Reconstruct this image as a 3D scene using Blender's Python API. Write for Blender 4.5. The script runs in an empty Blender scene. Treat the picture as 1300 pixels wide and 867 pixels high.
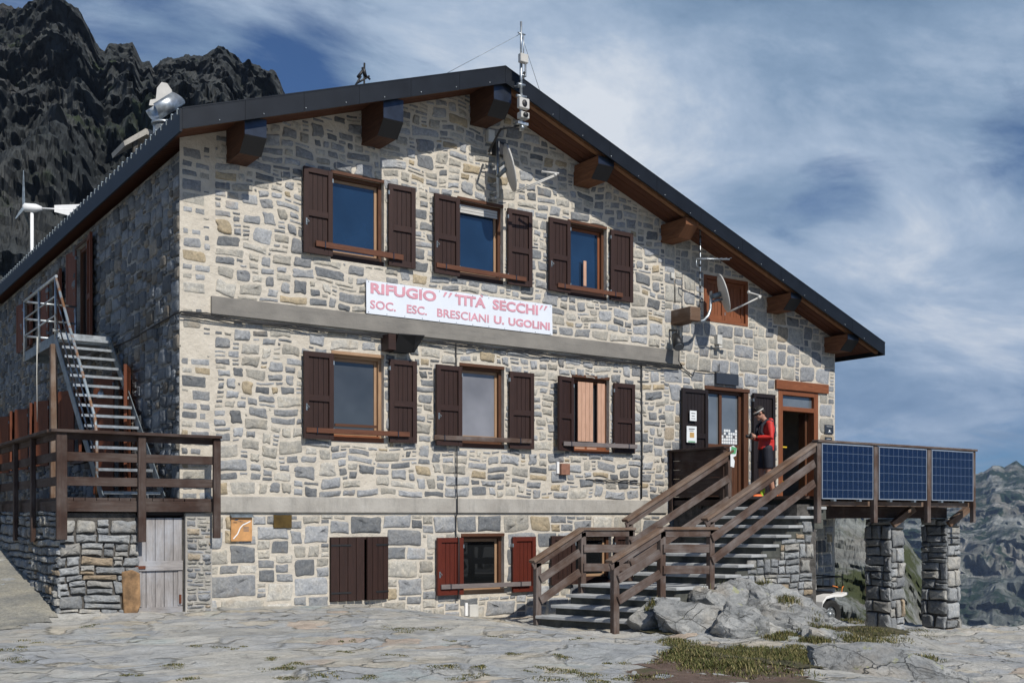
import bpy, bmesh, math, random
from mathutils import Vector, Matrix, noise
R = math.radians
rng = random.Random(7)
scn = bpy.context.scene
col = scn.collection

# ------------------------------------------------------------------ camera
# hut axes: X along the gabled front (left corner = 0), Y into the hut, Z up
FOC, CXP, HOR = 1382.0, 650.0, 657.0
YAW = R(34.8)
DX, DY = math.sin(YAW), math.cos(YAW)
RX, RY = DY, -DX
CAM = (-4.80, -14.931, 1.28)
cam_d = bpy.data.cameras.new('camera')
cam = bpy.data.objects.new('camera', cam_d); col.objects.link(cam)
cam.location = CAM
cam.rotation_euler = (R(90), 0, -YAW)
cam_d.sensor_width = 36
cam_d.lens = FOC/1300*36
cam_d.shift_y = (HOR-433.5)/1300
cam_d.clip_start = 0.1
cam_d.clip_end = 30000
scn.camera = cam

# ------------------------------------------------------------------ light
SUN_DIR = Vector((-0.035, -1.0, 0.90)).normalized()       # towards the sun
elev = math.asin(SUN_DIR.z)
azim = math.atan2(SUN_DIR.x, SUN_DIR.y)
world = bpy.data.worlds.new("World"); scn.world = world
world.use_nodes = True
sun_d = bpy.data.lights.new('sun', 'SUN')
sun = bpy.data.objects.new('sun', sun_d); col.objects.link(sun)
sun_d.energy = 5.0; sun_d.angle = R(0.5); sun_d.color = (1.0, 0.95, 0.87)
sun.rotation_euler = SUN_DIR.to_track_quat('Z', 'Y').to_euler()
scn.view_settings.view_transform = 'Standard'
scn.view_settings.look = 'None'
scn.view_settings.gamma = 1
scn.view_settings.use_curve_mapping = False
scn.view_settings.exposure = -0.08
SKY_STRENGTH = 0.052

def F(px, py, Y=0.0):
    """photo pixel -> (X, Z) on the plane at this Y"""
    r = (px-CXP)/FOC
    d = (Y-CAM[1])/(DY+RY*r)
    return CAM[0]+d*(DX+RX*r), CAM[2]+(HOR-py)*d/FOC
def F3(px, py, Y=0.0):
    x, z = F(px, py, Y); return Vector((x, Y, z))
def S(px, py, X=0.0):
    r = (px-CXP)/FOC
    d = (X-CAM[0])/(DX+RX*r)
    return CAM[1]+d*(DY+RY*r), CAM[2]+(HOR-py)*d/FOC
def S3(px, py, X=0.0):
    y, z = S(px, py, X); return Vector((X, y, z))
def PD(px, py, dist):
    r = (px-CXP)/FOC
    return Vector((CAM[0]+dist*(DX+RX*r), CAM[1]+dist*(DY+RY*r), CAM[2]+(HOR-py)*dist/FOC))

# ------------------------------------------------------------------ node helper
class NT:
    def __init__(s, tree): s.t = tree; s.n = tree.nodes; s.l = tree.links
    def new(s, typ, **kw):
        n = s.n.new(typ)
        for k, v in kw.items():
            if k in n.inputs: s.set(n.inputs[k], v)
            else: setattr(n, k, v)
        return n
    def set(s, sock, v):
        if isinstance(v, bpy.types.NodeSocket): s.l.new(v, sock)
        elif isinstance(v, tuple) and len(v) == 3 and sock.type == 'RGBA': sock.default_value = (*v, 1)
        else: sock.default_value = v
    def coord(s, kind='Object'): return s.new('ShaderNodeTexCoord').outputs[kind]
    def pos(s): return s.new('ShaderNodeNewGeometry').outputs['Position']
    def map(s, vec, scale=(1,1,1), loc=(0,0,0), rot=(0,0,0)):
        n = s.new('ShaderNodeMapping'); s.set(n.inputs['Vector'], vec)
        n.inputs['Scale'].default_value = scale; n.inputs['Location'].default_value = loc; n.inputs['Rotation'].default_value = rot
        return n.outputs[0]
    def noise(s, vec, scale, detail=4, rough=.55, dist=0, out='Fac'):
        n = s.new('ShaderNodeTexNoise'); s.set(n.inputs['Vector'], vec)
        n.inputs['Scale'].default_value = scale; n.inputs['Detail'].default_value = detail
        n.inputs['Roughness'].default_value = rough; n.inputs['Distortion'].default_value = dist
        return n.outputs[out]
    def voro(s, vec, scale, feature='F1', out='Distance', rnd=1):
        n = s.new('ShaderNodeTexVoronoi'); n.feature = feature; s.set(n.inputs['Vector'], vec)
        n.inputs['Scale'].default_value = scale; n.inputs['Randomness'].default_value = rnd
        return n.outputs[out]
    def ramp(s, fac, stops, interp='LINEAR'):
        n = s.new('ShaderNodeValToRGB'); s.set(n.inputs[0], fac); cr = n.color_ramp; cr.interpolation = interp
        while len(cr.elements) < len(stops): cr.elements.new(.5)
        for e, (p, c) in zip(cr.elements, stops):
            e.position = p
            e.color = (c, c, c, 1) if isinstance(c, (int, float)) else (*c, 1)
        return n.outputs[0]
    def mix(s, fac, a, b, mode='MIX'):
        n = s.new('ShaderNodeMix', data_type='RGBA', blend_type=mode)
        s.set(n.inputs[0], fac); s.set(n.inputs[6], a); s.set(n.inputs[7], b)
        return n.outputs[2]
    def math(s, op, a, b=0.0, clamp=False):
        n = s.new('ShaderNodeMath', operation=op); n.use_clamp = clamp
        s.set(n.inputs[0], a); s.set(n.inputs[1], b); return n.outputs[0]
    def bump(s, h, strength=.5, dist=.02, nrm=None):
        n = s.new('ShaderNodeBump'); s.set(n.inputs['Height'], h)
        n.inputs['Strength'].default_value = strength; n.inputs['Distance'].default_value = dist
        if nrm is not None: s.set(n.inputs['Normal'], nrm)
        return n.outputs[0]
    def attr(s, name, out='Color'):
        n = s.new('ShaderNodeAttribute'); n.attribute_name = name; return n.outputs[out]

def material(name, build):
    m = bpy.data.materials.new(name); m.use_nodes = True
    nt = NT(m.node_tree); b = m.node_tree.nodes['Principled BSDF']
    build(nt, b); return m
def simple(name, c, rough=.6, metal=0, var=.15, scale=8, spec=.5, bump=0):
    def f(n, b):
        v = n.noise(n.coord(), scale, 5)
        cc = n.mix(n.ramp(v, [(.3, 0), (.7, 1)]), tuple(x*(1-var) for x in c), tuple(min(1, x*(1+var)) for x in c))
        n.set(b.inputs['Base Color'], cc); b.inputs['Roughness'].default_value = rough
        b.inputs['Metallic'].default_value = metal; b.inputs['Specular IOR Level'].default_value = spec
        if bump: n.set(b.inputs['Normal'], n.bump(n.noise(n.coord(), scale*4, 6), bump, .01))
    return material(name, f)
def wood(name, c1, c2, rough=.65, grain=26, weather=None, bumps=.35):
    """grain runs along U of every board; UVs are in metres"""
    def f(n, b):
        uv = n.new('ShaderNodeUVMap').outputs[0]
        g = n.noise(n.map(uv, (1.6, grain, 1)), 3, 6, .65, .6)
        g2 = n.noise(n.map(uv, (.5, 4, 1)), 2.3, 4)
        c = n.mix(n.ramp(g, [(.3, 0), (.72, 1)]), c1, c2)
        c = n.mix(n.math('MULTIPLY', n.ramp(g2, [(.35, 0), (.75, 1)]), .45), c, tuple(x*.55 for x in c1))
        if weather:
            w = n.noise(n.pos(), 1.9, 6, .6)
            w2 = n.noise(n.map(uv, (.8, 9, 1)), 3, 5, .7)
            k = n.math('MULTIPLY', n.ramp(w, [(.42, 0), (.62, 1)]), n.ramp(w2, [(.35, .25), (.65, 1)]))
            c = n.mix(n.math('MULTIPLY', k, .75), c, weather)
        n.set(b.inputs['Base Color'], c); b.inputs['Roughness'].default_value = rough
        b.inputs['Specular IOR Level'].default_value = .3
        n.set(b.inputs['Normal'], n.bump(g, bumps, .006))
    return material(name, f)

def stone_mat(name, bstr=.5, tint=(1, 1, 1)):
    def f(n, b):
        p = n.coord()
        a = n.attr('col')
        n1 = n.noise(p, 7, 8, .65, .4); n2 = n.noise(p, 30, 7, .75); n3 = n.noise(p, 2.2, 4)
        c = n.mix(1, a, n.ramp(n1, [(.25, (.66, .68, .72)), (.5, (1, 1, 1)), (.75, (1.28, 1.22, 1.12))]), 'MULTIPLY')
        c = n.mix(1, c, n.ramp(n2, [(.3, .62), (.55, 1.0), (.75, 1.4)]), 'MULTIPLY')
        rust = n.math('MULTIPLY', n.ramp(n3, [(.62, 0), (.75, 1)]), .5)
        c = n.mix(n.math('MULTIPLY', rust, .6), c, (.33, .24, .14))
        c = n.mix(1, c, tint, 'MULTIPLY')
        n.set(b.inputs['Base Color'], c); b.inputs['Roughness'].default_value = .88
        b.inputs['Specular IOR Level'].default_value = .25
        h = n.math('ADD', n1, n.math('MULTIPLY', n2, .45))
        n.set(b.inputs['Normal'], n.bump(h, bstr, .03))
    return material(name, f)
M = {}
M['stone'] = stone_mat('wall stone', .55)
M['rubble'] = stone_mat('dry stone', .8)
def f(n, b):
    p = n.coord()
    n1 = n.noise(p, 5, 6, .6); n2 = n.noise(p, 45, 6, .7); n3 = n.noise(p, .5, 3)
    c = n.mix(n.ramp(n1, [(.3, 0), (.7, 1)]), (.48, .435, .365), (.62, .57, .485))
    c = n.mix(n.math('MULTIPLY', n.ramp(n3, [(.45, 0), (.7, 1)]), .5), c, (.56, .52, .455))
    c = n.mix(n.math('MULTIPLY', n.ramp(n2, [(.25, 1), (.42, 0)]), .5), c, (.34, .31, .27))
    n.set(b.inputs['Base Color'], c); b.inputs['Roughness'].default_value = .95
    b.inputs['Specular IOR Level'].default_value = .15
    h = n.math('ADD', n.math('MULTIPLY', n.noise(p, 13, 5), 1.0), n.math('MULTIPLY', n2, .35))
    n.set(b.inputs['Normal'], n.bump(h, .8, .03))
M['mortar'] = material('pointing mortar', f)
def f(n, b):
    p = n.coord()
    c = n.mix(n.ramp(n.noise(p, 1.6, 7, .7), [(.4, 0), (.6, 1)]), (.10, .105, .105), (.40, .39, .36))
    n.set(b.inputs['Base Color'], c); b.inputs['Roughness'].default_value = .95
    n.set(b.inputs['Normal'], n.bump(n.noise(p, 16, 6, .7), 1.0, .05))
M['mortar_shade'] = material('weathered mortar toned for shade', f)  # weathered, with the side wall's shade also painted into the grey
def f(n, b):
    p = n.coord()
    c = n.mix(n.ramp(n.noise(p, 9, 6), [(.3, 0), (.7, 1)]), (.05, .047, .042), (.13, .12, .11))
    n.set(b.inputs['Base Color'], c); b.inputs['Roughness'].default_value = 1
    n.set(b.inputs['Normal'], n.bump(n.noise(p, 30, 5), .8, .03))
M['joint'] = material('dark wall core', f)
def f(n, b):
    p = n.coord()
    c = n.mix(n.ramp(n.noise(p, 1.8, 5), [(.3, 0), (.7, 1)]), (.17, .16, .145), (.25, .235, .21))
    s = n.noise(n.map(p, (1, 1, 6)), 2.2, 6, .7)
    c = n.mix(n.math('MULTIPLY', n.ramp(s, [(.5, 0), (.72, 1)]), .5), c, (.10, .10, .095))
    n.set(b.inputs['Base Color'], c); b.inputs['Roughness'].default_value = .9
    n.set(b.inputs['Normal'], n.bump(n.noise(p, 26, 6, .7), .4, .015))
M['band_dark'] = material('grey concrete', f)
def f(n, b):
    p = n.coord()
    c = n.mix(n.ramp(n.noise(p, 1.5, 6, .65), [(.3, 0), (.7, 1)]), (.30, .28, .25), (.46, .44, .40))
    s = n.noise(n.map(p, (2, 2, .6)), 2.2, 6, .7)
    c = n.mix(n.math('MULTIPLY', n.ramp(s, [(.5, 0), (.68, 1)]), .55), c, (.19, .185, .17))
    n.set(b.inputs['Base Color'], c); b.inputs['Roughness'].default_value = .92
    n.set(b.inputs['Normal'], n.bump(n.noise(p, 20, 7, .75), .6, .02))
M['concrete'] = material('weathered concrete', f)
M['shutter'] = wood('dark brown shutter wood', (.026, .013, .010), (.046, .022, .017), .55, 18)
M['shutter_edge'] = wood('dark brown shutter frame', (.030, .015, .012), (.05, .025, .02), .55, 18)
M['red_shutter'] = wood('red brown shutter wood', (.085, .014, .008), (.125, .024, .012), .5, 18)
M['black_door'] = wood('blackish brown door wood', (.014, .010, .010), (.026, .018, .017), .5, 18)
M['orange_wood'] = wood('orange brown wood', (.17, .055, .022), (.29, .105, .045), .55, 22)
M['frame'] = wood('brown window frame', (.075, .032, .017), (.13, .058, .030), .5, 22)
M['frame_light'] = wood('pale window frame', (.30, .18, .10), (.44, .29, .18), .5, 22)
M['pink_board'] = wood('pale larch boards', (.46, .27, .18), (.64, .40, .29), .6, 22)
M['rail'] = wood('weathered rail timber', (.056, .033, .025), (.125, .082, .062), .8, 20, weather=(.22, .20, .19), bumps=.6)
M['rail_top'] = wood('worn handrail timber', (.10, .055, .034), (.20, .13, .085), .8, 20, weather=(.27, .23, .20), bumps=.6)
M['deckwood'] = wood('dark brown deck timber', (.030, .016, .012), (.068, .038, .028), .8, 20, weather=(.12, .10, .09), bumps=.6)
M['grey_bar'] = wood('silvered bar wood', (.13, .11, .11), (.24, .21, .20), .8, 20, bumps=.5)
M['brown_bar'] = wood('brown bar wood', (.085, .032, .018), (.16, .066, .036), .7, 20, bumps=.5)
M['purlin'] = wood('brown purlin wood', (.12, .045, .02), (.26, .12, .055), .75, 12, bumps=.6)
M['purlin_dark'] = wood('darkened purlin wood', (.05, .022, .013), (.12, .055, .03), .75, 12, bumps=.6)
M['soffit'] = wood('soffit boards', (.09, .034, .018), (.17, .068, .034), .7, 12)
M['soffit_lath'] = wood('orange soffit batten', (.20, .095, .045), (.33, .18, .09), .7, 12)
M['old_door'] = wood('bare grey door boards', (.21, .195, .19), (.40, .375, .36), .85, 16, weather=(.44, .46, .50), bumps=.8)
M['fascia'] = simple('black sheet metal', (.018, .021, .026), .42, .6, .2, 3)
M['cap'] = simple('metal purlin cap', (.05, .06, .08), .35, .8, .3, 5)
M['black'] = simple('black plastic', (.012, .012, .013), .5)
M['cable'] = simple('black cable', (.014, .014, .015), .6)
M['galv'] = simple('galvanised steel', (.42, .45, .47), .42, .85, .3, 12)
M['galv_dull'] = simple('dull grey steel', (.22, .26, .29), .55, .6, .35, 10)
def f(n, b):
    p = n.coord(); r = n.noise(p, 4.5, 7, .7)
    k = n.ramp(r, [(.44, 0), (.56, 1)])
    n.set(b.inputs['Base Color'], n.mix(k, (.30, .36, .40), (.20, .10, .045)))
    b.inputs['Roughness'].default_value = .6
    n.set(b.inputs['Metallic'], n.math('MULTIPLY', n.math('SUBTRACT', 1.0, k), .5))
M['rust_steel'] = material('rusting galvanised steel', f)
M['white'] = simple('white paint', (.78, .78, .77), .5, 0, .05)
M['offwhite'] = simple('off white dish enamel', (.5, .49, .46), .45, 0, .08)
M['beige'] = simple('beige plastic', (.55, .54, .50), .5, 0, .1)
M['terracotta'] = simple('terracotta box', (.24, .115, .075), .8, 0, .25, 14)
M['slate_tread'] = simple('pale slate slab', (.36, .37, .37), .8, 0, .25, 5, bump=.5)
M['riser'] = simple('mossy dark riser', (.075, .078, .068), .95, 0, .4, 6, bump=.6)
M['sign_white'] = simple('pale sign sheet', (.70, .74, .80), .4, 0, .03, 3)
M['sign_red'] = simple('faded red lettering', (.62, .30, .36), .5, 0, .12, 6)
M['brass'] = simple('tarnished brass', (.12, .075, .02), .45, .5, .3, 9)
M['anthracite'] = simple('anthracite plate', (.035, .042, .055), .45, .2, .1)
def glass(name, c, rough=.04, ior=1.9):
    def f(n, b):
        p = n.coord()
        v = n.noise(n.map(p, (1, 1, 1)), 1.3, 3)
        n.set(b.inputs['Base Color'], n.mix(n.ramp(v, [(.3, 0), (.7, 1)]), tuple(x*.75 for x in c), tuple(x*1.25 for x in c)))
        b.inputs['Roughness'].default_value = rough; b.inputs['IOR'].default_value = ior
        n.set(b.inputs['Normal'], n.bump(n.noise(p, .9, 2), .12, .1))
    return material(name, f)
M['pane_blue'] = glass('window glass tinted as sky reflection', (.010, .028, .062), .03, 1.9)  # blue of the reflected sky is partly painted into the base colour
M['pane_dark'] = glass('dark window glass', (.008, .009, .010), .03, 1.5)
M['pane_net'] = glass('glass over dark net', (.055, .062, .07), .08, 1.7)
M['pane_net_pale'] = glass('glass over pale net', (.20, .20, .215), .1, 1.7)
M['pane_white'] = glass('glass over lace', (.13, .15, .17), .1, 1.8)
M['room'] = simple('room surfaces darkened as unlit', (.014, .013, .012), .9)  # gloom of the unlit interior is painted into this near-black colour
M['yellow'] = simple('yellow tape', (.6, .42, .03), .6, 0, .1)
M['paper'] = simple('paper notice', (.72, .75, .76), .7, 0, .04)
M['green_print'] = simple('green print', (.10, .35, .16), .7)
M['ochre_print'] = simple('ochre print', (.50, .32, .12), .7)
M['ink'] = simple('grey print', (.12, .12, .13), .7)
M['map_board'] = simple('orange map print', (.50, .26, .10), .7, 0, .2, 12)

# ------------------------------------------------------------------ object helpers
def tag(o, label=None, cat=None, group=None, kind=None):
    if label: o['label'] = label
    if cat: o['category'] = cat
    if group: o['group'] = group
    if kind: o['kind'] = kind
    return o
def empty(name, loc=(0, 0, 0), rz=0, **kw):
    o = bpy.data.objects.new(name, None); col.objects.link(o)
    o.location = loc; o.rotation_euler = (0, 0, rz); o.empty_display_size = .1
    return tag(o, **kw)
class MB:
    """collects boxes, bars, tubes into one mesh; world (or local) coordinates"""
    def __init__(s): s.v = []; s.f = []; s.uv = []; s.m = []; s.c = []; s.sm = []
    def face(s, idx, uvs=None, mat=0, c=None, sm=False):
        s.f.append(idx); s.uv.append(uvs or [(0, 0)]*len(idx)); s.m.append(mat); s.c.append(c); s.sm.append(sm)
    def obox(s, o, ax, ay, az, mat=0, taper=None):
        """box: centre o, half-axis vectors ax (long), ay, az"""
        b = len(s.v); o = Vector(o)
        for sx in (-1, 1):
            for sy in (-1, 1):
                for sz in (-1, 1): s.v.append(o+ax*sx+ay*sy+az*sz)
        L = (ax.length, ay.length, az.length); k = max(range(3), key=lambda i: L[i])
        u0 = rng.random()*9
        Q = [((0,1,3,2), 0), ((4,6,7,5), 0), ((0,4,5,1), 1), ((2,3,7,6), 1), ((0,2,6,4), 2), ((1,5,7,3), 2)]
        for q, n in Q:
            uvs = []
            for i in q:
                cc = [(1 if i & 4 else -1)*L[0], (1 if i & 2 else -1)*L[1], (1 if i & 1 else -1)*L[2]]
                if n == k:
                    oth = [t for t in range(3) if t != k]; uvs.append((cc[oth[0]]*.2+u0, cc[oth[1]]+u0))
                else:
                    t = 3-n-k; uvs.append((cc[k]+u0, cc[t]+u0+n))
            s.face([b+i for i in q], uvs, mat)
        return s
    def box(s, x0, x1, y0, y1, z0, z1, mat=0):
        c = Vector(((x0+x1)/2, (y0+y1)/2, (z0+z1)/2))
        return s.obox(c, Vector(((x1-x0)/2, 0, 0)), Vector((0, (y1-y0)/2, 0)), Vector((0, 0, (z1-z0)/2)), mat)
    def bar(s, p0, p1, w, t, mat=0, side=None):
        """board from p0 to p1; w = size in the plane holding the axis and Z (or side), t = the other"""
        p0 = Vector(p0); p1 = Vector(p1); d = (p1-p0); h = d/2
        up = Vector((0, 0, 1)) if side is None else Vector(side)
        dn = d.normalized()
        if abs(dn.dot(up)) > .98: up = Vector((1, 0, 0))
        lat = dn.cross(up).normalized(); upv = lat.cross(dn).normalized()
        return s.obox((p0+p1)/2, h, lat*(t/2), upv*(w/2), mat)
    def tube(s, pts, r, seg=8, mat=0, caps=True):
        pts = [Vector(p) for p in pts]; n = len(pts)
        rs = r if isinstance(r, (list, tuple)) else [r]*n
        b = len(s.v); prev = None; ln = 0
        for i, p in enumerate(pts):
            d = (pts[min(i+1, n-1)]-pts[max(i-1, 0)])
            d = d.normalized() if d.length > 1e-9 else Vector((0, 0, 1))
            if prev is None:
                a = Vector((0, 0, 1)) if abs(d.z) < .9 else Vector((1, 0, 0)); u = d.cross(a).normalized()
            else:
                u = (prev-d*prev.dot(d)).normalized()
            prev = u; w = d.cross(u)
            for k in range(seg):
                t = 2*math.pi*k/seg; s.v.append(p+(u*math.cos(t)+w*math.sin(t))*rs[i])
        for i in range(n-1):
            for k in range(seg):
                k2 = (k+1) % seg; l0 = i*.1
                s.face([b+i*seg+k, b+i*seg+k2, b+(i+1)*seg+k2, b+(i+1)*seg+k],
                       [(l0, k/seg), (l0, (k+1)/seg), (l0+.1, (k+1)/seg), (l0+.1, k/seg)], mat, sm=True)
        if caps:
            s.face([b+k for k in range(seg)][::-1], None, mat)
            s.face([b+(n-1)*seg+k for k in range(seg)], None, mat)
        return s
    def ball(s, c, r, seg=12, mat=0, rot=None):
        c = Vector(c); r = Vector(r) if not isinstance(r, (int, float)) else Vector((r, r, r))
        b = len(s.v); rings = seg//2+1
        for i in range(rings):
            th = math.pi*i/(rings-1)
            for k in range(seg):
                ph = 2*math.pi*k/seg
                q = Vector((math.sin(th)*math.cos(ph)*r.x, math.sin(th)*math.sin(ph)*r.y, math.cos(th)*r.z))
                if rot is not None: q = rot @ q
                s.v.append(c+q)
        for i in range(rings-1):
            for k in range(seg):
                k2 = (k+1) % seg
                s.face([b+i*seg+k, b+(i+1)*seg+k, b+(i+1)*seg+k2, b+i*seg+k2], None, mat, sm=True)
        return s
    def poly(s, pts, mat=0):
        b = len(s.v); s.v += [Vector(p) for p in pts]
        s.face(list(range(b, b+len(pts))), [(p[0], p[2]) for p in pts], mat); return s
    def prism(s, pts, off, mat=0):
        """closed outline extruded by vector off"""
        b = len(s.v); n = len(pts); off = Vector(off)
        s.v += [Vector(p) for p in pts] + [Vector(p)+off for p in pts]
        s.face([b+i for i in range(n)][::-1], None, mat); s.face([b+n+i for i in range(n)], None, mat)
        for i in range(n):
            j = (i+1) % n
            s.face([b+i, b+j, b+n+j, b+n+i], [(0, 0), (1, 0), (1, .1), (0, .1)], mat)
        return s
    def build(s, name, mats, parent=None, bevel=0, fixn=True, **kw):
        me = bpy.data.meshes.new(name)
        me.from_pydata([tuple(v) for v in s.v], [], s.f)
        uvl = me.uv_layers.new(name='UVMap')
        flat = [x for f in s.uv for uv in f for x in uv]
        uvl.data.foreach_set('uv', flat)
        me.polygons.foreach_set('material_index', s.m)
        me.polygons.foreach_set('use_smooth', s.sm)
        if any(c is not None for c in s.c):
            at = me.color_attributes.new('col', 'FLOAT_COLOR', 'CORNER')
            dat = []
            for f, c in zip(s.f, s.c): dat += [*(c or (.3, .3, .3)), 1.0]*len(f)
            at.data.foreach_set('color', dat)
        for m in (mats if isinstance(mats, (list, tuple)) else [mats]): me.materials.append(m)
        if fixn and len(s.f) < 30000:
            bm = bmesh.new(); bm.from_mesh(me); bmesh.ops.recalc_face_normals(bm, faces=bm.faces); bm.to_mesh(me); bm.free()
        me.update()
        o = bpy.data.objects.new(name, me); col.objects.link(o)
        if parent is not None:
            o.parent = parent
            if parent.type == 'EMPTY' and parent.get('_world'):
                pass
        if bevel:
            md = o.modifiers.new('bevel', 'BEVEL'); md.width = bevel; md.segments = 1; md.limit_method = 'ANGLE'
        return tag(o, **kw)
def wparent(o, parent):
    """o was built in world coordinates; parent is an unrotated empty at parent.location"""
    o.parent = parent; o.matrix_parent_inverse = Matrix.Translation(-Vector(parent.location))
    return o
def part(mb, name, mats, parent, **kw):
    o = mb.build(name, mats, None, **kw)
    if parent.type == 'EMPTY': wparent(o, parent)
    else:
        o.parent = parent
    return o

# ------------------------------------------------------------------ stone layout
def pal_main(r):
    t = r.random()
    if t < .50: k = r.uniform(.22, .40); return (k*.97, k*1.0, k*1.03)
    if t < .64: k = r.uniform(.14, .22); return (k*.95, k*1.0, k*1.05)
    if t < .86: k = r.uniform(.30, .44); return (k*1.05, k*1.0, k*.88)
    if t < .95: k = r.uniform(.38, .50); return (k*1.02, k*.98, k*.88)
    k = r.uniform(.30, .38); return (k*1.14, k*.95, k*.66)
def pal_side(r):  # side wall shade is put into these darker stone tones
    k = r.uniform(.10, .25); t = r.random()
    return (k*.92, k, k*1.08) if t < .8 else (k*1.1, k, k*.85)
def pal_warm(r):
    t = r.random()
    if t < .50: k = r.uniform(.20, .36); return (k*.96, k*1.0, k*1.05)
    if t < .92: k = r.uniform(.30, .42); return (k*1.03, k*1.0, k*.90)
    k = r.uniform(.30, .38); return (k*1.12, k*.95, k*.72)
def pal_dry(r):
    t = r.random()
    if t < .66: k = r.uniform(.20, .38); return (k*.96, k*1.0, k*1.02)
    if t < .95: k = r.uniform(.28, .42); return (k*1.02, k*1.0, k*.93)
    k = r.uniform(.24, .32); return (k*1.18, k*.95, k*.68)
def stones(mb, org, U, V, N, W, Hh, inside, sizes, cell=.055, gap=.03, relief=.014, pal=pal_main, seed=1,
           warp=.03, rnd=(4.2, 5), npt=12, mat=0, drop=0.0, jit=.07, course=None):
    """random rubble: fill a grid with interlocking rectangles, each becomes a rounded stone"""
    r = random.Random(seed)
    org = Vector(org); U = Vector(U); V = Vector(V); N = Vector(N)
    nu, nv = int(W/cell), int(Hh/cell); rects = []
    if course:
        v0 = 0.0
        while v0 < Hh-.03:
            h = r.uniform(*course[0]); u0 = -r.uniform(0, .12)
            while u0 < W-.03:
                w = r.uniform(*course[1])*(1 if r.random() < .7 else .55)
                ua, ub = max(u0, -.02), min(u0+w, W+.02)
                if W-ub < .07: ub = W+.01; w = ub-u0
                va, vb = v0, min(v0+h, Hh)
                cells = [(va, vb)] if (h < .11 or r.random() < .66) else [(va, va+h*(k_ := r.uniform(.35, .65))), (va+h*k_, vb)]
                for a_, b_ in cells:
                    ok = inside((ua+ub)/2, (a_+b_)/2) and inside(ua+.03, b_-.02) and inside(ub-.03, b_-.02)
                    if ok and ub-ua > .04: rects.append((ua, ub, a_, b_))
                u0 += w
            v0 += h
    occ = [[bool(course) or not inside((i+.5)*cell, (j+.5)*cell) for i in range(nu)] for j in range(nv)]
    for j in range(nv):
        i = 0
        while i < nu:
            if occ[j][i]: i += 1; continue
            w, h = r.choice(sizes)
            def free(w, h):
                if i+w > nu or j+h > nv: return False
                for jj in range(j, j+h):
                    for ii in range(i, i+w):
                        if occ[jj][ii]: return False
                return True
            while not free(w, h):
                if h > 1 and h*1.7 >= w: h -= 1
                elif w > 1: w -= 1
                else: break
            for jj in range(j, j+h):
                for ii in range(i, i+w): occ[jj][ii] = True
            if not (r.random() < drop or (w <= 1 and h <= 1 and r.random() < .75)):
                rects.append((i*cell, (i+w)*cell, j*cell, (j+h)*cell))
            i += w
    for u0, u1, v0, v1 in rects:
        if True:
            g = gap*r.uniform(.7, 1.35)/2
            hu, hv = (u1-u0)/2-g, (v1-v0)/2-g
            if hu < .012 or hv < .010: continue
            uc, vc = (u0+u1)/2, (v0+v1)/2
            rot = r.uniform(-.04, .04); sk = r.uniform(-.15, .15)*min(1, hv/hu)
            md_ = min(hu, hv)
            hgt = relief*r.uniform(.5, 1.4)*min(1, md_/.05+.35)
            tu, tv = r.uniform(-.25, .25)*relief/max(hu, .05)*.6, r.uniform(-.25, .25)*relief/max(hv, .05)*.6
            cn = []
            for sx_, sy_ in ((1, 1), (-1, 1), (-1, -1), (1, -1)):
                cn.append((sx_*(hu-r.uniform(0, jit)*md_*2.2), sy_*(hv-r.uniform(0, jit)*md_*1.8)))
            pts = []; big = rnd[0]
            for k in range(4):
                c0, c1, cp = cn[k], cn[(k+1) % 4], cn[k-1]
                cut = md_*r.uniform(.15, .95 if r.random() < .35 else .5)*3.0/big
                def toward(p, q, dd):
                    L = math.hypot(q[0]-p[0], q[1]-p[1]); t = min(.42, dd/max(L, 1e-6)); return (p[0]+(q[0]-p[0])*t, p[1]+(q[1]-p[1])*t)
                a1, a2 = toward(c0, cp, cut), toward(c0, c1, cut*r.uniform(.6, 1.5))
                mc = ((a1[0]+a2[0])/2*.55+c0[0]*.45, (a1[1]+a2[1])/2*.55+c0[1]*.45)
                pts += [a1, mc, a2]
                L = math.hypot(c1[0]-c0[0], c1[1]-c0[1])
                for t in ((.5,) if L < 3.2*md_ else (.36, .66)):
                    o_ = r.uniform(-.5, 1)*jit*md_*1.3
                    m_ = (c0[0]+(c1[0]-c0[0])*t, c0[1]+(c1[1]-c0[1])*t); l_ = math.hypot(*m_) or 1
                    nx_, ny_ = ((0, -1), (1, 0), (0, 1), (-1, 0))[k]
                    pts.append((m_[0]+nx_*o_, m_[1]+ny_*o_))
            pts = [(pu+pv*sk-pv*rot, pv+pu*rot) for pu, pv in pts]; npt = len(pts)
            c = pal(r)
            b = len(mb.v); inn = max(.62, min(.93, 1-.013/md_))
            def P3(pu, pv, hh):
                u, v = uc+pu, vc+pv
                if warp:
                    q = Vector((u*1.7, v*1.7, seed*3.1))
                    u2 = u+warp*noise.noise(q); v2 = v+warp*.9*noise.noise(q+Vector((31, 7, 3)))
                    q = q*7; u2 += .008*noise.noise(q); v2 += .008*noise.noise(q+Vector((9, 1, 3)))
                else: u2, v2 = u, v
                return org+U*u2+V*v2+N*(hh+pu*tu+pv*tv)
            for sc_, hh in ((1.0, -.012), (.99, hgt*.45), (inn, hgt)):
                for pu, pv in pts: mb.v.append(P3(pu*sc_, pv*sc_, hh*(1 if sc_ != inn else r.uniform(.75, 1.25))))
            big_ = md_ > .05
            if big_:
                for pu, pv in pts: mb.v.append(P3(pu*inn*.55+r.uniform(-.06, .06)*hu, pv*inn*.55+r.uniform(-.06, .06)*hv, hgt*r.uniform(.85, 1.3)))
            mb.v.append(P3(r.uniform(-.1, .1)*hu, r.uniform(-.1, .1)*hv, hgt*r.uniform(.95, 1.2)))
            nL = 3 if big_ else 2
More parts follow.
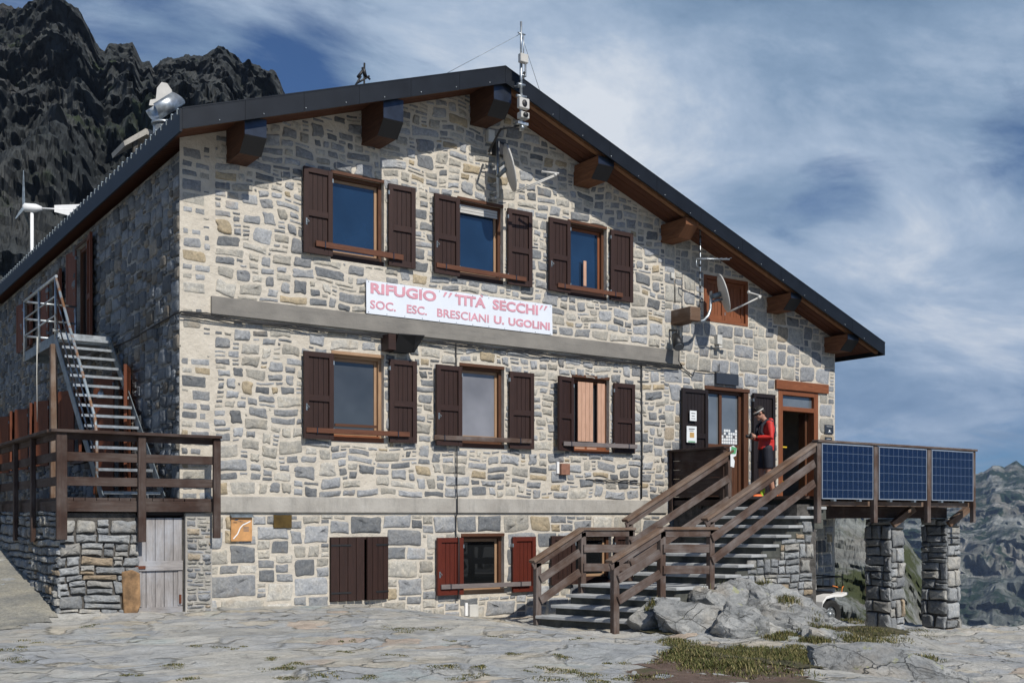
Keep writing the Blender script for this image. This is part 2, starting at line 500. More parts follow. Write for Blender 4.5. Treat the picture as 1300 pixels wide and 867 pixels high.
            for L in range(nL):
                for k in range(npt):
                    k2 = (k+1) % npt
                    mb.face([b+L*npt+k, b+L*npt+k2, b+(L+1)*npt+k2, b+(L+1)*npt+k], None, mat, c, sm=(L == 2))
            ct = b+(nL+1)*npt
            for k in range(npt): mb.face([b+nL*npt+k, b+nL*npt+(k+1) % npt, ct], None, mat, c, sm=True)
SZ_RUB = [(8,3),(6,4),(5,3),(4,3),(6,2),(7,2),(3,3),(4,4),(2,1),(3,1),(4,2),(3,2),(5,2),(6,2),(4,3),(2,2),(3,3),(4,1),(5,1),(3,2),(7,2),(1,1),(2,1),(5,3),(6,3),(4,2),(7,3)]
SZ_BASE = [(6,4),(8,4),(7,3),(5,3),(9,4),(4,3),(3,3),(6,5),(4,2),(7,5),(3,2),(10,5),(5,4)]
SZ_RIGHT = [(6,4),(5,4),(7,4),(4,4),(4,3),(6,3),(3,3),(8,4),(3,2),(5,5),(2,2),(7,5),(4,5)]
SZ_DRY = [(5,3),(6,3),(4,2),(7,3),(3,2),(8,3),(5,2),(6,2),(4,4),(3,3),(7,4),(2,2),(9,4),(5,4)]
SZ_SIDE = [(4,3),(5,4),(3,3),(6,3),(4,2),(5,3),(3,2),(6,4),(2,2),(4,4)]

# ================================================================== SETTING
# world: sky plus clouds fixed in world directions
wn = NT(world.node_tree); wn.n.clear()
sky = wn.new('ShaderNodeTexSky'); sky.sky_type = 'NISHITA'; sky.sun_disc = False
sky.sun_elevation = elev; sky.sun_rotation = azim % (2*math.pi); sky.altitude = 2300; sky.dust_density = .6; sky.ozone_density = 3.5
wc = wn.coord('Generated')
sep = wn.new('ShaderNodeSeparateXYZ'); wn.l.new(wc, sep.inputs[0])
zz = wn.math('MAXIMUM', wn.math('ADD', sep.outputs[2], .22), .05)
cb = wn.new('ShaderNodeCombineXYZ')
wn.set(cb.inputs[0], wn.math('DIVIDE', sep.outputs[0], zz)); wn.set(cb.inputs[1], wn.math('DIVIDE', sep.outputs[1], zz))
cv = cb.outputs[0]
n_big = wn.noise(wn.map(cv, (1, 1, 1), (3.7, 1.3, 0)), .95, 3, .5, .2)
n_det = wn.noise(wn.map(cv, (1, 1.5, 1), (1.1, 5.2, 0), (0, 0, .6)), 2.6, 10, .62, .5)
dens = wn.math('ADD', wn.math('MULTIPLY', n_big, .58), wn.math('MULTIPLY', wn.math('SUBTRACT', n_det, .15), .66))
def dirblob(px, py, width, amp):
    d = (PD(px, py, 100)-Vector(CAM)).normalized()
    dt = wn.new('ShaderNodeVectorMath', operation='DOT_PRODUCT'); wn.set(dt.inputs[0], wc); dt.inputs[1].default_value = d
    k = wn.new('ShaderNodeMapRange'); k.interpolation_type = 'SMOOTHSTEP'
    wn.set(k.inputs[0], dt.outputs['Value']); k.inputs[1].default_value = math.cos(width); k.inputs[2].default_value = 1
    k.inputs[3].default_value = 0; k.inputs[4].default_value = amp
    return k.outputs[0]
blobs = [(850, 60, .30, .16), (1150, 400, .16, .16), (600, 70, .2, .08), (375, 120, .075, -.19), (1095, 285, .10, -.12), (1170, 262, .10, -.10), (1030, 298, .09, -.09), (1240, 240, .10, -.05), (960, 300, .07, -.06), (1280, 50, .15, -.03), (1150, 520, .12, -.08),
         (1290, 230, .08, -.10), (1200, 560, .14, -.10), (90, 10, .10, -.05), (220, 40, .12, .12), (870, 150, .10, .10), (1250, 130, .14, .12), (900, 160, .12, .10), (1230, 330, .14, .16), (1100, 420, .2, .12), (1250, 470, .1, .06), (450, 60, .12, .06)]
for bl in blobs: dens = wn.math('ADD', dens, dirblob(*bl))
bk = wn.new('ShaderNodeMapRange'); wn.set(bk.inputs[0], sep.outputs[1]); bk.inputs[1].default_value = -.75; bk.inputs[2].default_value = .05; bk.inputs[3].default_value = -.24; bk.inputs[4].default_value = 0
dens = wn.math('ADD', dens, bk.outputs[0])
cmask = wn.ramp(dens, [(.40, .05), (.50, .55), (.60, .95)])
shade = wn.math('ADD', wn.math('MULTIPLY', wn.noise(wn.map(cv, (1, 1.4, 1), (8.1, 2.2, 0), (0, 0, .6)), 1.5, 10, .64, .4), .75), wn.math('MULTIPLY', dens, .26))
ccol = wn.ramp(shade, [(.38, (.17, .27, .41)), (.50, (.28, .395, .55)), (.60, (.46, .57, .72)), (.72, (.82, .87, .93))])
bg1 = wn.new('ShaderNodeBackground'); wn.set(bg1.inputs[0], wn.mix(1, sky.outputs[0], (.62, 1.02, 1.42), 'MULTIPLY')); bg1.inputs[1].default_value = SKY_STRENGTH
bg2 = wn.new('ShaderNodeBackground'); wn.set(bg2.inputs[0], ccol); bg2.inputs[1].default_value = 1.0
mx = wn.new('ShaderNodeMixShader'); wn.set(mx.inputs[0], cmask); wn.l.new(bg1.outputs[0], mx.inputs[1]); wn.l.new(bg2.outputs[0], mx.inputs[2])
wo = wn.new('ShaderNodeOutputWorld'); wn.l.new(mx.outputs[0], wo.inputs[0])

# ---- ground
def sstep(a, b, x):
    t = max(0, min(1, (x-a)/(b-a))); return t*t*(3-2*t)
def edge_s(x, y): return (x-14.3)*.79+(min(y, 0)+1.6)*.61
def ground_z(x, y, detail=True):
    z = -.36*sstep(2.2, 5.2, x)-.46*sstep(6.5, 11, x)
    if x < 1 and y > -.6: z += .2*(min(y, 30)+.6)*sstep(1, -1.5, x)
    if y > 14: z += .12*(min(y, 80)-14)*(1-sstep(5, 14, x))
    z += .06*sstep(-6, -14, y)*0
    if detail and -12 < x < 22 and -16 < y < 6:
        q = Vector((x, y, 0))
        z += .035*noise.noise(q*.7)+.018*noise.noise(q*2.1+Vector((5, 5, 5)))+.008*noise.noise(q*6)
        t_ = noise.noise(q*.85+Vector((3, 1, 7)))*3.2+noise.noise(q*3.1)*.5+.15*y
        z += .028*(math.floor(t_)-t_*.9+sstep(.72, 1.0, t_-math.floor(t_)))
        z += .30*math.exp(-(((x-9.3)/1.3)**2+((y+4.6)/.8)**2))
        # rise around the outcrop right of the stairs
        z += .46*math.exp(-(((x-7.7)/1.35)**2+((y+3.35)/.62)**2))
        # slaty ledges on the platform at the right
        if x > 9.5: z += .05*(noise.noise(Vector((x*1.1+y*.6, y*2.6, 3)))+.6*noise.noise(Vector((x*3, y*6, 8))))
    s = edge_s(x, y)
    if s > 0: z -= min(1.15*s+.3*s*s if s < 3 else 3.45+2.7+1.0*(s-3), 60+.3*s) if s < 900 else 330
    return max(z, -330)
def axis(lo, hi, step, far, grow=1.28):
    a = [lo+i*step for i in range(int((hi-lo)/step)+1)]
    d = step; x = a[0]; L = []
    while x > -far: d *= grow; x -= d; L.append(x)
    d = step; x = a[-1]; Rr = []
    while x < far: d *= grow; x += d; Rr.append(x)
    return L[::-1]+a+Rr
xs = axis(-7, 17.5, .09, 5000); ys = axis(-10.5, 1.0, .09, 5000)
gv = [(x, y, ground_z(x, y)) for y in ys for x in xs]
nx = len(xs); gf = [(j*nx+i, j*nx+i+1, (j+1)*nx+i+1, (j+1)*nx+i) for j in range(len(ys)-1) for i in range(nx-1)]
me = bpy.data.meshes.new('ground'); me.from_pydata(gv, [], gf); me.polygons.foreach_set('use_smooth', [True]*len(gf))
ground = bpy.data.objects.new('ground', me); col.objects.link(ground); ground['kind'] = 'structure'
def f(n, b):
    p = n.pos()
    wv = n.noise(p, .55, 4, .5, 0, 'Color')
    ad = n.new('ShaderNodeVectorMath', operation='MULTIPLY_ADD'); n.set(ad.inputs[0], wv); ad.inputs[1].default_value = (.7, .7, 0); n.set(ad.inputs[2], p)
    wv2 = n.noise(p, 5, 4, .6, 0, 'Color')
    ad2 = n.new('ShaderNodeVectorMath', operation='MULTIPLY_ADD'); n.set(ad2.inputs[0], wv2); ad2.inputs[1].default_value = (.22, .22, 0); n.set(ad2.inputs[2], ad.outputs[0])
    q = n.map(ad2.outputs[0], (.9, 1.25, 0), rot=(0, 0, -.5))
    q2 = n.map(ad2.outputs[0], (2.6, 3.4, 0), rot=(0, 0, -.62))
    cellc = n.voro(q, .75, 'F1', 'Color'); ed = n.voro(q, .75, 'DISTANCE_TO_EDGE')
    cellc2 = n.voro(q2, .8, 'F1', 'Color'); ed2 = n.voro(q2, .8, 'DISTANCE_TO_EDGE')
    sc1 = n.new('ShaderNodeSeparateColor'); n.set(sc1.inputs[0], cellc)
    sc2 = n.new('ShaderNodeSeparateColor'); n.set(sc2.inputs[0], cellc2)
    c = n.ramp(sc1.outputs[0], [(0, (.37, .365, .34)), (.25, (.47, .455, .41)), (.5, (.41, .41, .395)), (.7, (.53, .48, .385)), (.85, (.38, .39, .385)), (.95, (.50, .485, .44))], 'CONSTANT')
    c2 = n.ramp(sc2.outputs[0], [(0, (.33, .345, .36)), (.35, (.46, .455, .43)), (.6, (.39, .40, .40)), (.80, (.50, .45, .36)), (.93, (.48, .37, .28)), (.97, (.30, .32, .33))], 'CONSTANT')
    patch = n.ramp(n.noise(p, .45, 4, .6, .3), [(.42, 0), (.5, 1)])
    c = n.mix(n.math('MULTIPLY', patch, .75), c, c2)
    n1 = n.noise(p, 3.6, 9, .7, .3); n2 = n.noise(p, 42, 6, .75); n3 = n.noise(p, 1.1, 5, .6)
    c = n.mix(1, c, n.ramp(n1, [(.25, .62), (.45, .92), (.6, 1.08), (.8, 1.38)]), 'MULTIPLY')
    c = n.mix(1, c, n.ramp(n2, [(.3, .78), (.55, 1), (.75, 1.25)]), 'MULTIPLY')
    c = n.mix(n.math('MULTIPLY', n.ramp(n3, [(.52, 0), (.66, 1)]), .6), c, (.50, .46, .38))
    n5 = n.noise(p, .8, 4, .6, .5)
    c = n.mix(n.math('MULTIPLY', n.ramp(n5, [(.6, 0), (.7, 1)]), .45), c, (.30, .38, .37))
    # cracks, only where the mask lets them show
    cm = n.ramp(n.noise(p, 1.3, 5, .6), [(.44, 0), (.56, 1)])
    crack1 = n.math('MULTIPLY', n.ramp(ed, [(0, 1), (.022, 0)]), cm)
    crack2 = n.math('MULTIPLY', n.ramp(ed2, [(.01, 1), (.055, 0)]), n.math('MULTIPLY', patch, cm))
    n4 = n.noise(n.map(p, (1, 1.6, 1), rot=(0, 0, -.35)), 1.7, 9, .72, .8)
    crack3 = n.ramp(n.math('ABSOLUTE', n.math('SUBTRACT', n4, .5)), [(0, .7), (.008, 0)])
    crack = n.math('MAXIMUM', n.math('MAXIMUM', crack1, crack2), n.math('MULTIPLY', crack3, .2))
    c = n.mix(n.math('MULTIPLY', crack, .75), c, (.13, .12, .09))
    # the raised inner levels of each flag
    hgt = n.math('ADD', n.math('MULTIPLY', sc1.outputs[1], 1.2), n.math('MULTIPLY', n.math('MULTIPLY', sc2.outputs[1], patch), .9))
    hgt = n.math('ADD', hgt, n.math('MULTIPLY', n1, 1.3)); hgt = n.math('ADD', hgt, n.math('MULTIPLY', n2, .22))
    hgt = n.math('SUBTRACT', hgt, n.math('MULTIPLY', crack, .9))
    # far terrain: alpine turf and scree
    sx = n.new('ShaderNodeSeparateXYZ'); n.set(sx.inputs[0], p)
    far = n.math('MAXIMUM', n.math('MULTIPLY', n.math('SUBTRACT', -1.6, sx.outputs[2]), 1.0, True), n.math('MULTIPLY', n.math('SUBTRACT', sx.outputs[1], 12.0), .3, True), True)
    tf = n.mix(n.ramp(n.noise(p, .35, 9, .7), [(.42, 0), (.56, 1)]), (.05, .06, .03), (.17, .17, .16))
    c = n.mix(far, c, tf)
    n.set(b.inputs['Base Color'], c); b.inputs['Roughness'].default_value = .85; b.inputs['Specular IOR Level'].default_value = .3
    n.set(b.inputs['Normal'], n.bump(hgt, .75, .045))
me.materials.append(material('flagstone and bedrock', f))

# bare earth patch at the lower right and smooth cement ramp at the left
def sheet(name, outline, zoff, mat, res=.12, kind='structure'):
    x0 = min(p[0] for p in outline); x1 = max(p[0] for p in outline); y0 = min(p[1] for p in outline); y1 = max(p[1] for p in outline)
    def ins(x, y):
        r_ = False; j = len(outline)-1
        for i in range(len(outline)):
            (xi, yi), (xj, yj) = outline[i], outline[j]
            if (yi > y) != (yj > y) and x < (xj-xi)*(y-yi)/(yj-yi)+xi: r_ = not r_
            j = i
        return r_
    mb = MB(); idx = {}
    nx_, ny_ = int((x1-x0)/res)+1, int((y1-y0)/res)+1
    def vid(i, j):
        if (i, j) not in idx:
            x, y = x0+i*res, y0+j*res
            idx[i, j] = len(mb.v); mb.v.append(Vector((x, y, ground_z(x, y)+zoff+.012*noise.noise(Vector((x*3, y*3, 4))))))
        return idx[i, j]
    for j in range(ny_):
        for i in range(nx_):
            x, y = x0+(i+.5)*res, y0+(j+.5)*res
            if ins(x+.12*noise.noise(Vector((x*4, y*4, 0))), y+.12*noise.noise(Vector((x*4, y*4, 9)))):
                mb.face([vid(i, j), vid(i+1, j), vid(i+1, j+1), vid(i, j+1)], None, 0, None, True)
    o = mb.build(name, mat, fixn=False); o['kind'] = kind; return o
def f(n, b):
    p = n.pos()
    c = n.mix(n.ramp(n.noise(p, 6, 8, .7), [(.3, 0), (.7, 1)]), (.075, .045, .032), (.17, .115, .085))
    c = n.mix(n.ramp(n.noise(p, 30, 3, .5), [(.66, 0), (.70, 1)]), c, (.26, .25, .23))
    c = n.mix(n.math('MULTIPLY', n.ramp(n.noise(p, 2.0, 6, .65), [(.52, 0), (.62, 1)]), .8), c, (.07, .075, .025))
    n.set(b.inputs['Base Color'], c); b.inputs['Roughness'].default_value = 1
    n.set(b.inputs['Normal'], n.bump(n.noise(p, 22, 7, .7), .8, .03))
M['earth'] = material('bare earth', f)
def f(n, b):
    p = n.pos()
    c = n.mix(n.ramp(n.noise(n.map(p, (1, 1.4, 1)), 1.4, 9, .75), [(.38, 0), (.62, 1)]), (.25, .25, .23), (.44, .41, .33))
    c = n.mix(1, c, n.ramp(n.noise(p, 28, 6, .75), [(.35, .7), (.65, 1.2)]), 'MULTIPLY')
    c = n.mix(n.ramp(n.noise(n.map(p, (1, 4, 1)), 1.1, 6, .7, 1.5), [(.495, 0), (.5, .8), (.505, 0)]), c, (.1, .095, .08))
    n.set(b.inputs['Base Color'], c); b.inputs['Roughness'].default_value = .9
    n.set(b.inputs['Normal'], n.bump(n.noise(p, 9, 9, .8), .9, .06))
M['cement'] = material('smooth cement ramp', f)
def G(px, py, Z):
    d = (Z-CAM[2])*FOC/(HOR-py); r = (px-CXP)/FOC
    return (CAM[0]+d*(DX+RX*r), CAM[1]+d*(DY+RY*r))
def GG(px, py):
    z = -.3
    for _ in range(8): x, y = G(px, py, z); z = max(-.9, ground_z(x, y))
    return (x, y)
sheet('earth_patch', [GG(*q) for q in ((800, 876), (806, 852), (832, 834), (870, 829), (920, 832), (965, 842), (1010, 850), (1040, 876))], .006, M['earth'])
sheet('cement_ramp', [(-1.66, -.3), (-1.66, 9), (-4.6, 9), (-4.9, -1.0), (-3.6, -1.6), (-2.3, -1.3)], .008, M['cement'])

def f(n, b):
    p = n.pos()
    c = n.mix(n.ramp(n.noise(p, 9, 8, .75), [(.38, 0), (.62, 1)]), (.04, .045, .017), (.17, .14, .07))
    n.set(b.inputs['Base Color'], c); b.inputs['Roughness'].default_value = 1
    n.set(b.inputs['Normal'], n.bump(n.noise(p, 40, 6, .8), 1.0, .05))
M['turf'] = material('short turf', f)
sheet('turf_patch', [GG(*q) for q in ((845, 822), (870, 834), (905, 837), (960, 843), (1005, 851), (1045, 852), (1060, 838), (990, 828), (930, 826), (880, 820))], .016, M['turf'])
sheet('turf_patch', [GG(*q) for q in ((800, 790), (812, 802), (850, 795), (880, 772), (850, 765))], .016, M['turf'])
sheet('turf_patch', [GG(*q) for q in ((1075, 795), (1060, 803), (1110, 812), (1150, 806), (1130, 799))], .016, M['turf'])
# ---- mountains
def rock_mat(name, dark, mid, light, grass, sc=.05, gamt=.5, bd=3.0, vs=.8):
    def f(n, b):
        p = n.pos()
        a = n.noise(n.map(p, (1, 1, vs), rot=(.3, .5, 0) if vs > .7 else (.06, .12, 0)), sc, 12, .72, .6); a2 = n.noise(n.map(p, (1, 1, vs)), sc*7, 10, .72); a3 = n.noise(p, sc*.45, 5, .6)
        c = n.ramp(a, [(.3, dark), (.5, mid), (.68, light)])
        c = n.mix(1, c, n.ramp(a2, [(.3, .5), (.5, 1), (.7, 1.5)]), 'MULTIPLY')
        c = n.mix(n.math('MULTIPLY', n.ramp(a3, [(.52, 0), (.62, 1)]), .35), c, (mid[0]*1.5, mid[1]*1.15, mid[2]))
        g = n.math('MULTIPLY', n.ramp(n.noise(p, sc*1.6, 9, .7), [(gamt-.03, 0), (gamt+.05, 1)]), 1.0)
        c = n.mix(g, c, grass)
        n.set(b.inputs['Base Color'], c); b.inputs['Roughness'].default_value = 1; b.inputs['Specular IOR Level'].default_value = .1
        n.set(b.inputs['Normal'], n.bump(n.math('ADD', a, n.math('MULTIPLY', a2, .3)), 1.0, bd))
    return material(name, f)
def mountain(name, ridge, d_foot, d_ridge, d_back, z_foot, mat, nu=320, nv=110, amp=8, fr=.03, jag=2.0, power=.75, seed=0, zs=.8):
    """ridge: [(px, py)] gives bearing and height of the crest; body has real depth from foot to back"""
    pxs = [p[0] for p in ridge]
    def crest(px):
        for (a, ya), (b_, yb) in zip(ridge, ridge[1:]):
            if a <= px <= b_: return ya+(yb-ya)*(px-a)/(b_-a)
        return ridge[0][1] if px < pxs[0] else ridge[-1][1]
    vs = []; fs = []
    for j in range(nv+1):
        t = j/nv
        for i in range(nu+1):
            px = pxs[0]+(pxs[-1]-pxs[0])*i/nu
            zr = CAM[2]+(HOR-crest(px))*d_ridge/FOC
            if t < .78:
                s = t/.78; d = d_foot+(d_ridge-d_foot)*s; z = z_foot+(zr-z_foot)*(s**power)
                wgt = math.sin(math.pi*min(1, s))**.6
            else:
                s = (t-.78)/.22; d = d_ridge+(d_back-d_ridge)*s; z = zr+(z_foot-zr)*s**.8; wgt = s
            q = PD(px, HOR, d); r_ = Vector((q.x*fr, q.y*fr, z*fr*zs+seed))
            k = noise.ridged_multi_fractal(r_, .9, 2.1, 7, 1.0, 2.0)-1.1
            # gullies: long vertical grooves on the face
            g_ = noise.fractal(Vector((q.x*fr*2.2+seed, q.y*fr*2.2, z*fr*1.6*zs)), .72, 2.1, 8)
            push = (k*amp*.6+g_*amp*1.2)*wgt
            dirv = (Vector((q.x, q.y, 0))-Vector((CAM[0], CAM[1], 0))).normalized()
            zz_ = z+(k*.35*amp)*wgt*.7+jag*noise.fractal(Vector((px*.06, seed, t*9)), .8, 2.2, 6)*math.exp(-((t-.78)/.05)**2)
            vs.append((q.x-dirv.x*push, q.y-dirv.y*push, zz_))
    w = nu+1
    fs = [(j*w+i, j*w+i+1, (j+1)*w+i+1, (j+1)*w+i) for j in range(nv) for i in range(nu)]
    me = bpy.data.meshes.new(name); me.from_pydata(vs, [], fs); me.materials.append(mat)
    o = bpy.data.objects.new(name, me); col.objects.link(o); o['kind'] = 'structure'
    return o
M['crag'] = rock_mat('dark crag rock', (.022, .026, .028), (.046, .051, .052), (.082, .083, .080), (.040, .052, .030), .04, .60, 1.8, .38)  # cloud shadow over the crag is painted into these dark tones
CR = [(-900, 40), (-500, -60), (-250, -10), (-120, 30), (-40, 6), (0, 12), (12, 14), (30, 15), (50, 8), (65, 5), (78, 17), (85, 25), (100, 27), (112, 45), (125, 66), (133, 69), (138, 60), (155, 62),
      (168, 59), (174, 75), (180, 86), (186, 81), (190, 79), (194, 88), (200, 87), (204, 79), (215, 76), (235, 72), (260, 74), (278, 65), (288, 70), (298, 82), (310, 92), (330, 94), (345, 97), (355, 108), (364, 126),
      (400, 175), (450, 230), (520, 300), (620, 380), (760, 470), (900, 560)]
mountain('crag', CR, 95, 250, 330, -6, M['crag'], nu=760, nv=210, amp=12, fr=.022, jag=2.2, power=.72, seed=3, zs=.42)
M['slope'] = rock_mat('lit grassy rock slope', (.07, .08, .08), (.17, .18, .17), (.30, .31, .29), (.06, .07, .035), .10, .52, .8)
mountain('rocky_spur', [(940, 640), (1000, 644), (1060, 650), (1100, 655), (1143, 672), (1160, 694), (1180, 726), (1205, 765), (1240, 805), (1290, 840)], 45, 105, 150, -30, M['slope'], nu=240, nv=110, amp=3, fr=.12, jag=.6, power=.8, seed=9)
M['far'] = rock_mat('far mountainside', (.05, .058, .05), (.13, .14, .125), (.36, .36, .33), (.020, .036, .020), .011, .50, 9, .33)
mountain('far_mountain', [(700, 640), (850, 600), (980, 612), (1100, 600), (1180, 606), (1225, 600), (1240, 598), (1252, 596), (1262, 590), (1280, 588), (1292, 586), (1303, 588), (1340, 575), (1400, 560), (1500, 585), (1650, 560), (1900, 590), (2300, 570)],
         900, 2300, 3000, -330, M['far'], nu=420, nv=120, amp=60, fr=.0048, jag=9, power=.95, seed=5)

# ================================================================== HUT
LX, RXE, XR, ZR = -.24, 14.6, 4.9, 8.35          # eaves and ridge of the roof edge
ZL, ZE = 6.57, 4.90
SL, SR = (ZR-ZL)/(XR-LX), (ZR-ZE)/(RXE-XR)
HL = 14.5                                          # hut length
def yfront(x): return -(.82-.011*x)
def roof_z(x): return ZL+(x-LX)*SL if x < XR else ZR-(x-XR)*SR
hut = empty('mountain_hut', (0, 0, 0), label='large stone mountain hut with brown shutters under a dark gabled roof', cat='mountain hut')
WX = 13.85
ops = {  # opening x0, x1, z0, z1
 'w1': (2.27, 3.17, 5.15, 6.45), 'w2': (4.50, 5.40, 5.14, 6.43), 'w3': (6.75, 7.63, 5.13, 6.41),
 'w4': (2.28, 3.17, 2.43, 3.75), 'w5': (4.54, 5.42, 2.42, 3.75), 'w6': (6.84, 7.69, 2.41, 3.74),
 'b1': (2.25, 3.22, .02, .99), 'b2': (4.57, 5.42, .035, .99), 'b3': (6.86, 7.74, .12, .98),
 'd1': (10.06, 11.25, 1.66, 3.75), 'd2': (12.1, 13.31, 1.66, 3.86), 'sw': (10.02, 11.22, 5.03, 5.91)}
def wall_with_holes(outline, holes, mp, mb, mat=0):
    bm = bmesh.new(); edges = []
    for loop in [outline]+holes:
        vs = [bm.verts.new(mp(u, v)) for u, v in loop]
        for i in range(len(vs)): edges.append(bm.edges.new((vs[i], vs[(i+1) % len(vs)])))
    bmesh.ops.triangle_fill(bm, edges=edges, use_beauty=True, use_dissolve=False)
    bm.verts.ensure_lookup_table(); b = len(mb.v)
    for i, v in enumerate(bm.verts): v.index = i; mb.v.append(v.co.copy())
    for fc in bm.faces: mb.face([b+v.index for v in fc.verts], None, mat)
    bm.free()
rect = lambda o: [(o[0], o[2]), (o[1], o[2]), (o[1], o[3]), (o[0], o[3])]
zt = lambda x: roof_z(x)-.14
mb = MB()
wall_with_holes([(0, -3), (WX, -3), (WX, zt(WX)), (XR, zt(XR)), (0, zt(0))], [rect(o) for o in ops.values()], lambda u, v: (u, 0, v), mb)
for x0, x1, z0, z1 in ops.values():                # reveals
    d = .24
    for a, b_ in (((x0, z0), (x1, z0)), ((x1, z0), (x1, z1)), ((x1, z1), (x0, z1)), ((x0, z1), (x0, z0))):
        k = len(mb.v); mb.v += [Vector((a[0], 0, a[1])), Vector((b_[0], 0, b_[1])), Vector((b_[0], d, b_[1])), Vector((a[0], d, a[1]))]
        mb.face([k, k+1, k+2, k+3])
pad = .02
def in_ops(x, z):
    for x0, x1, z0, z1 in ops.values():
        if x0-pad < x < x1+pad and z0-pad < z < z1+pad: return True
    return 12.0 < x < 13.6 and 3.84 < z < 4.06
def A_(u, v):    # rubble of the main walls
    x, z = u, v+1.6
    if in_ops(x, z) or x < .46 or x > 9.0 or z > zt(x)-.02: return False
    return not (4.10 < z < 4.40)
def C_(u, v):    # squarer stones, right end
    x, z = u+9.0, v+1.4
    if in_ops(x, z) or z > zt(x)-.02: return False
    return not (x < 9.4 and 4.10 < z < 4.40)
def B_(u, v):    # base
    x, z = u, v-1.2
    return not in_ops(x, z) and z < 1.33 and x > .02
def D_(u, v): return v+1.4 < zt(u)-.02 and not (.40 < u and 4.1 < v+1.4 < 4.4)
UX, UZ, NF = (1, 0, 0), (0, 0, 1), (0, -1, 0)
stones(mb, (0, 0, 1.6), UX, UZ, NF, 9.05, 6.9, A_, SZ_RUB, .061, .024, .017, pal_main, 11, .075, mat=1, drop=.02, jit=.15)
stones(mb, (9.0, 0, 1.4), UX, UZ, NF, WX-9.0, 5.6, C_, SZ_RIGHT, .068, .019, .012, pal_warm, 12, .025, (3.5, 7), mat=1)
stones(mb, (0, 0, -1.2), UX, UZ, NF, WX, 2.55, B_, SZ_BASE, .070, .017, .016, pal_main, 13, .03, (6.5, 8), mat=1, jit=.09)
stones(mb, (.01, 0, 1.4), UX, UZ, NF, .44, 5.3, D_, [(3, 2), (4, 2), (5, 3), (6, 3), (2, 2), (6, 2)], .062, .045, .010, pal_main, 14, .02, mat=1, drop=.12)
part(mb, 'front_wall', [M['mortar'], M['stone']], hut, fixn=False)

# left long wall
sops = {'sd': (4.85, 5.85, 4.15, 6.15), 'u2': (7.1, 8.1, 4.8, 5.95), 'u3': (9.7, 10.6, 4.9, 5.95),
        'l0': (2.3, 3.3, 1.66, 3.6), 'l1': (5.1, 6.0, 2.3, 3.62), 'l2': (7.2, 8.1, 2.3, 3.62), 'l3': (9.2, 10.1, 2.3, 3.62), 'l4': (11.3, 12.2, 2.3, 3.62)}
mb = MB()
wall_with_holes([(0, -3), (HL, -3), (HL, 6.33), (0, 6.33)], [rect(o) for o in sops.values()], lambda u, v: (0, u, v), mb)
for y0, y1, z0, z1 in sops.values():
    d = .2
    for a, b_ in (((y0, z0), (y1, z0)), ((y1, z0), (y1, z1)), ((y1, z1), (y0, z1)), ((y0, z1), (y0, z0))):
        k = len(mb.v); mb.v += [Vector((0, a[0], a[1])), Vector((0, b_[0], b_[1])), Vector((d, b_[0], b_[1])), Vector((d, a[0], a[1]))]
        mb.face([k, k+1, k+2, k+3])
def LS(u, v):
    z = v+.8
    for y0, y1, z0, z1 in sops.values():
        if y0-.05 < u < y1+.05 and z0-.05 < z < z1+.05: return False
    return z < 6.3
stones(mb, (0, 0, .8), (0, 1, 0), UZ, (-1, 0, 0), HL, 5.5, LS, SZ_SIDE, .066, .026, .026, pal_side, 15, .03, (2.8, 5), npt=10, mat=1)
part(mb, 'side_wall', [M['mortar_shade'], M['stone']], hut, fixn=False)
mb = MB()
mb.poly([(WX, 0, -6), (WX, HL, -6), (WX, HL, zt(WX)), (WX, 0, zt(WX))])
mb.poly([(0, HL, -3), (WX, HL, -6), (WX, HL, zt(WX)), (XR, HL, zt(XR)), (0, HL, zt(0))])
mb.poly([(WX, 0, -6), (9, 0, -6), (9, 0, -3), (WX, 0, -3)])
part(mb, 'rear_wall', M['mortar'], hut, fixn=False)
# dark interior behind doors
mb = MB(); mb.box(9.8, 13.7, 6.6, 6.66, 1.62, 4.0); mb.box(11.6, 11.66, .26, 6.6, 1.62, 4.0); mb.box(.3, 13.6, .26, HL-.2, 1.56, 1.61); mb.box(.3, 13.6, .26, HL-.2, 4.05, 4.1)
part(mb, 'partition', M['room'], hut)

# roof: left and right slabs with real thickness
def slab(x0, x1, zoff, th, ya, yb, mb, mat=0):
    xs_ = (x0, x1); P = []
    for x in xs_:
        for y in ((yfront(x)+ya), HL+yb):
            for dz in (0, -th): P.append(Vector((x, y, roof_z(x)+zoff+dz)))
    b = len(mb.v); mb.v += P
    W_ = abs(x1-x0)
    for q in ((0,1,3,2), (4,6,7,5), (0,4,5,1), (2,3,7,6), (0,2,6,4), (1,5,7,3)):
        mb.face([b+i for i in q], [((P[i].y if W_ < 1 else P[i].x), (P[i].x if W_ < 1 else P[i].y)) for i in q], mat)
mb = MB()
slab(LX, XR, 0, .10, .01, .6, mb); slab(XR, RXE, 0, .10, .01, .6, mb)
roof = part(mb, 'roof', M['fascia'], hut)
mb = MB()      # soffit boards
def boards(xa, xb, mb):
    n_ = int((HL+1)/.14)
    for i in range(n_):
        y = -.80+i*.14
        if y > 1.5: break
        P = []
        for x in (xa, xb):
            for yy in (y+.004, y+.134):
                for dz in (-.102, -.135): P.append(Vector((x, yy+.011*x, roof_z(x)+dz)))
        b = len(mb.v); mb.v += P; o_ = rng.random()*5
        for q in ((0,1,3,2), (4,6,7,5), (0,4,5,1), (2,3,7,6), (0,2,6,4), (1,5,7,3)):
            mb.face([b+i_ for i_ in q], [(P[i_].x+o_, P[i_].y) for i_ in q])
boards(LX+.02, XR, mb); boards(XR, RXE-.02, mb)
slab(LX+.02, XR, -.103, .03, 2.4, .5, mb); slab(XR, RXE-.02, -.103, .03, 2.4, .5, mb)
part(mb, 'soffit', M['soffit'], roof)
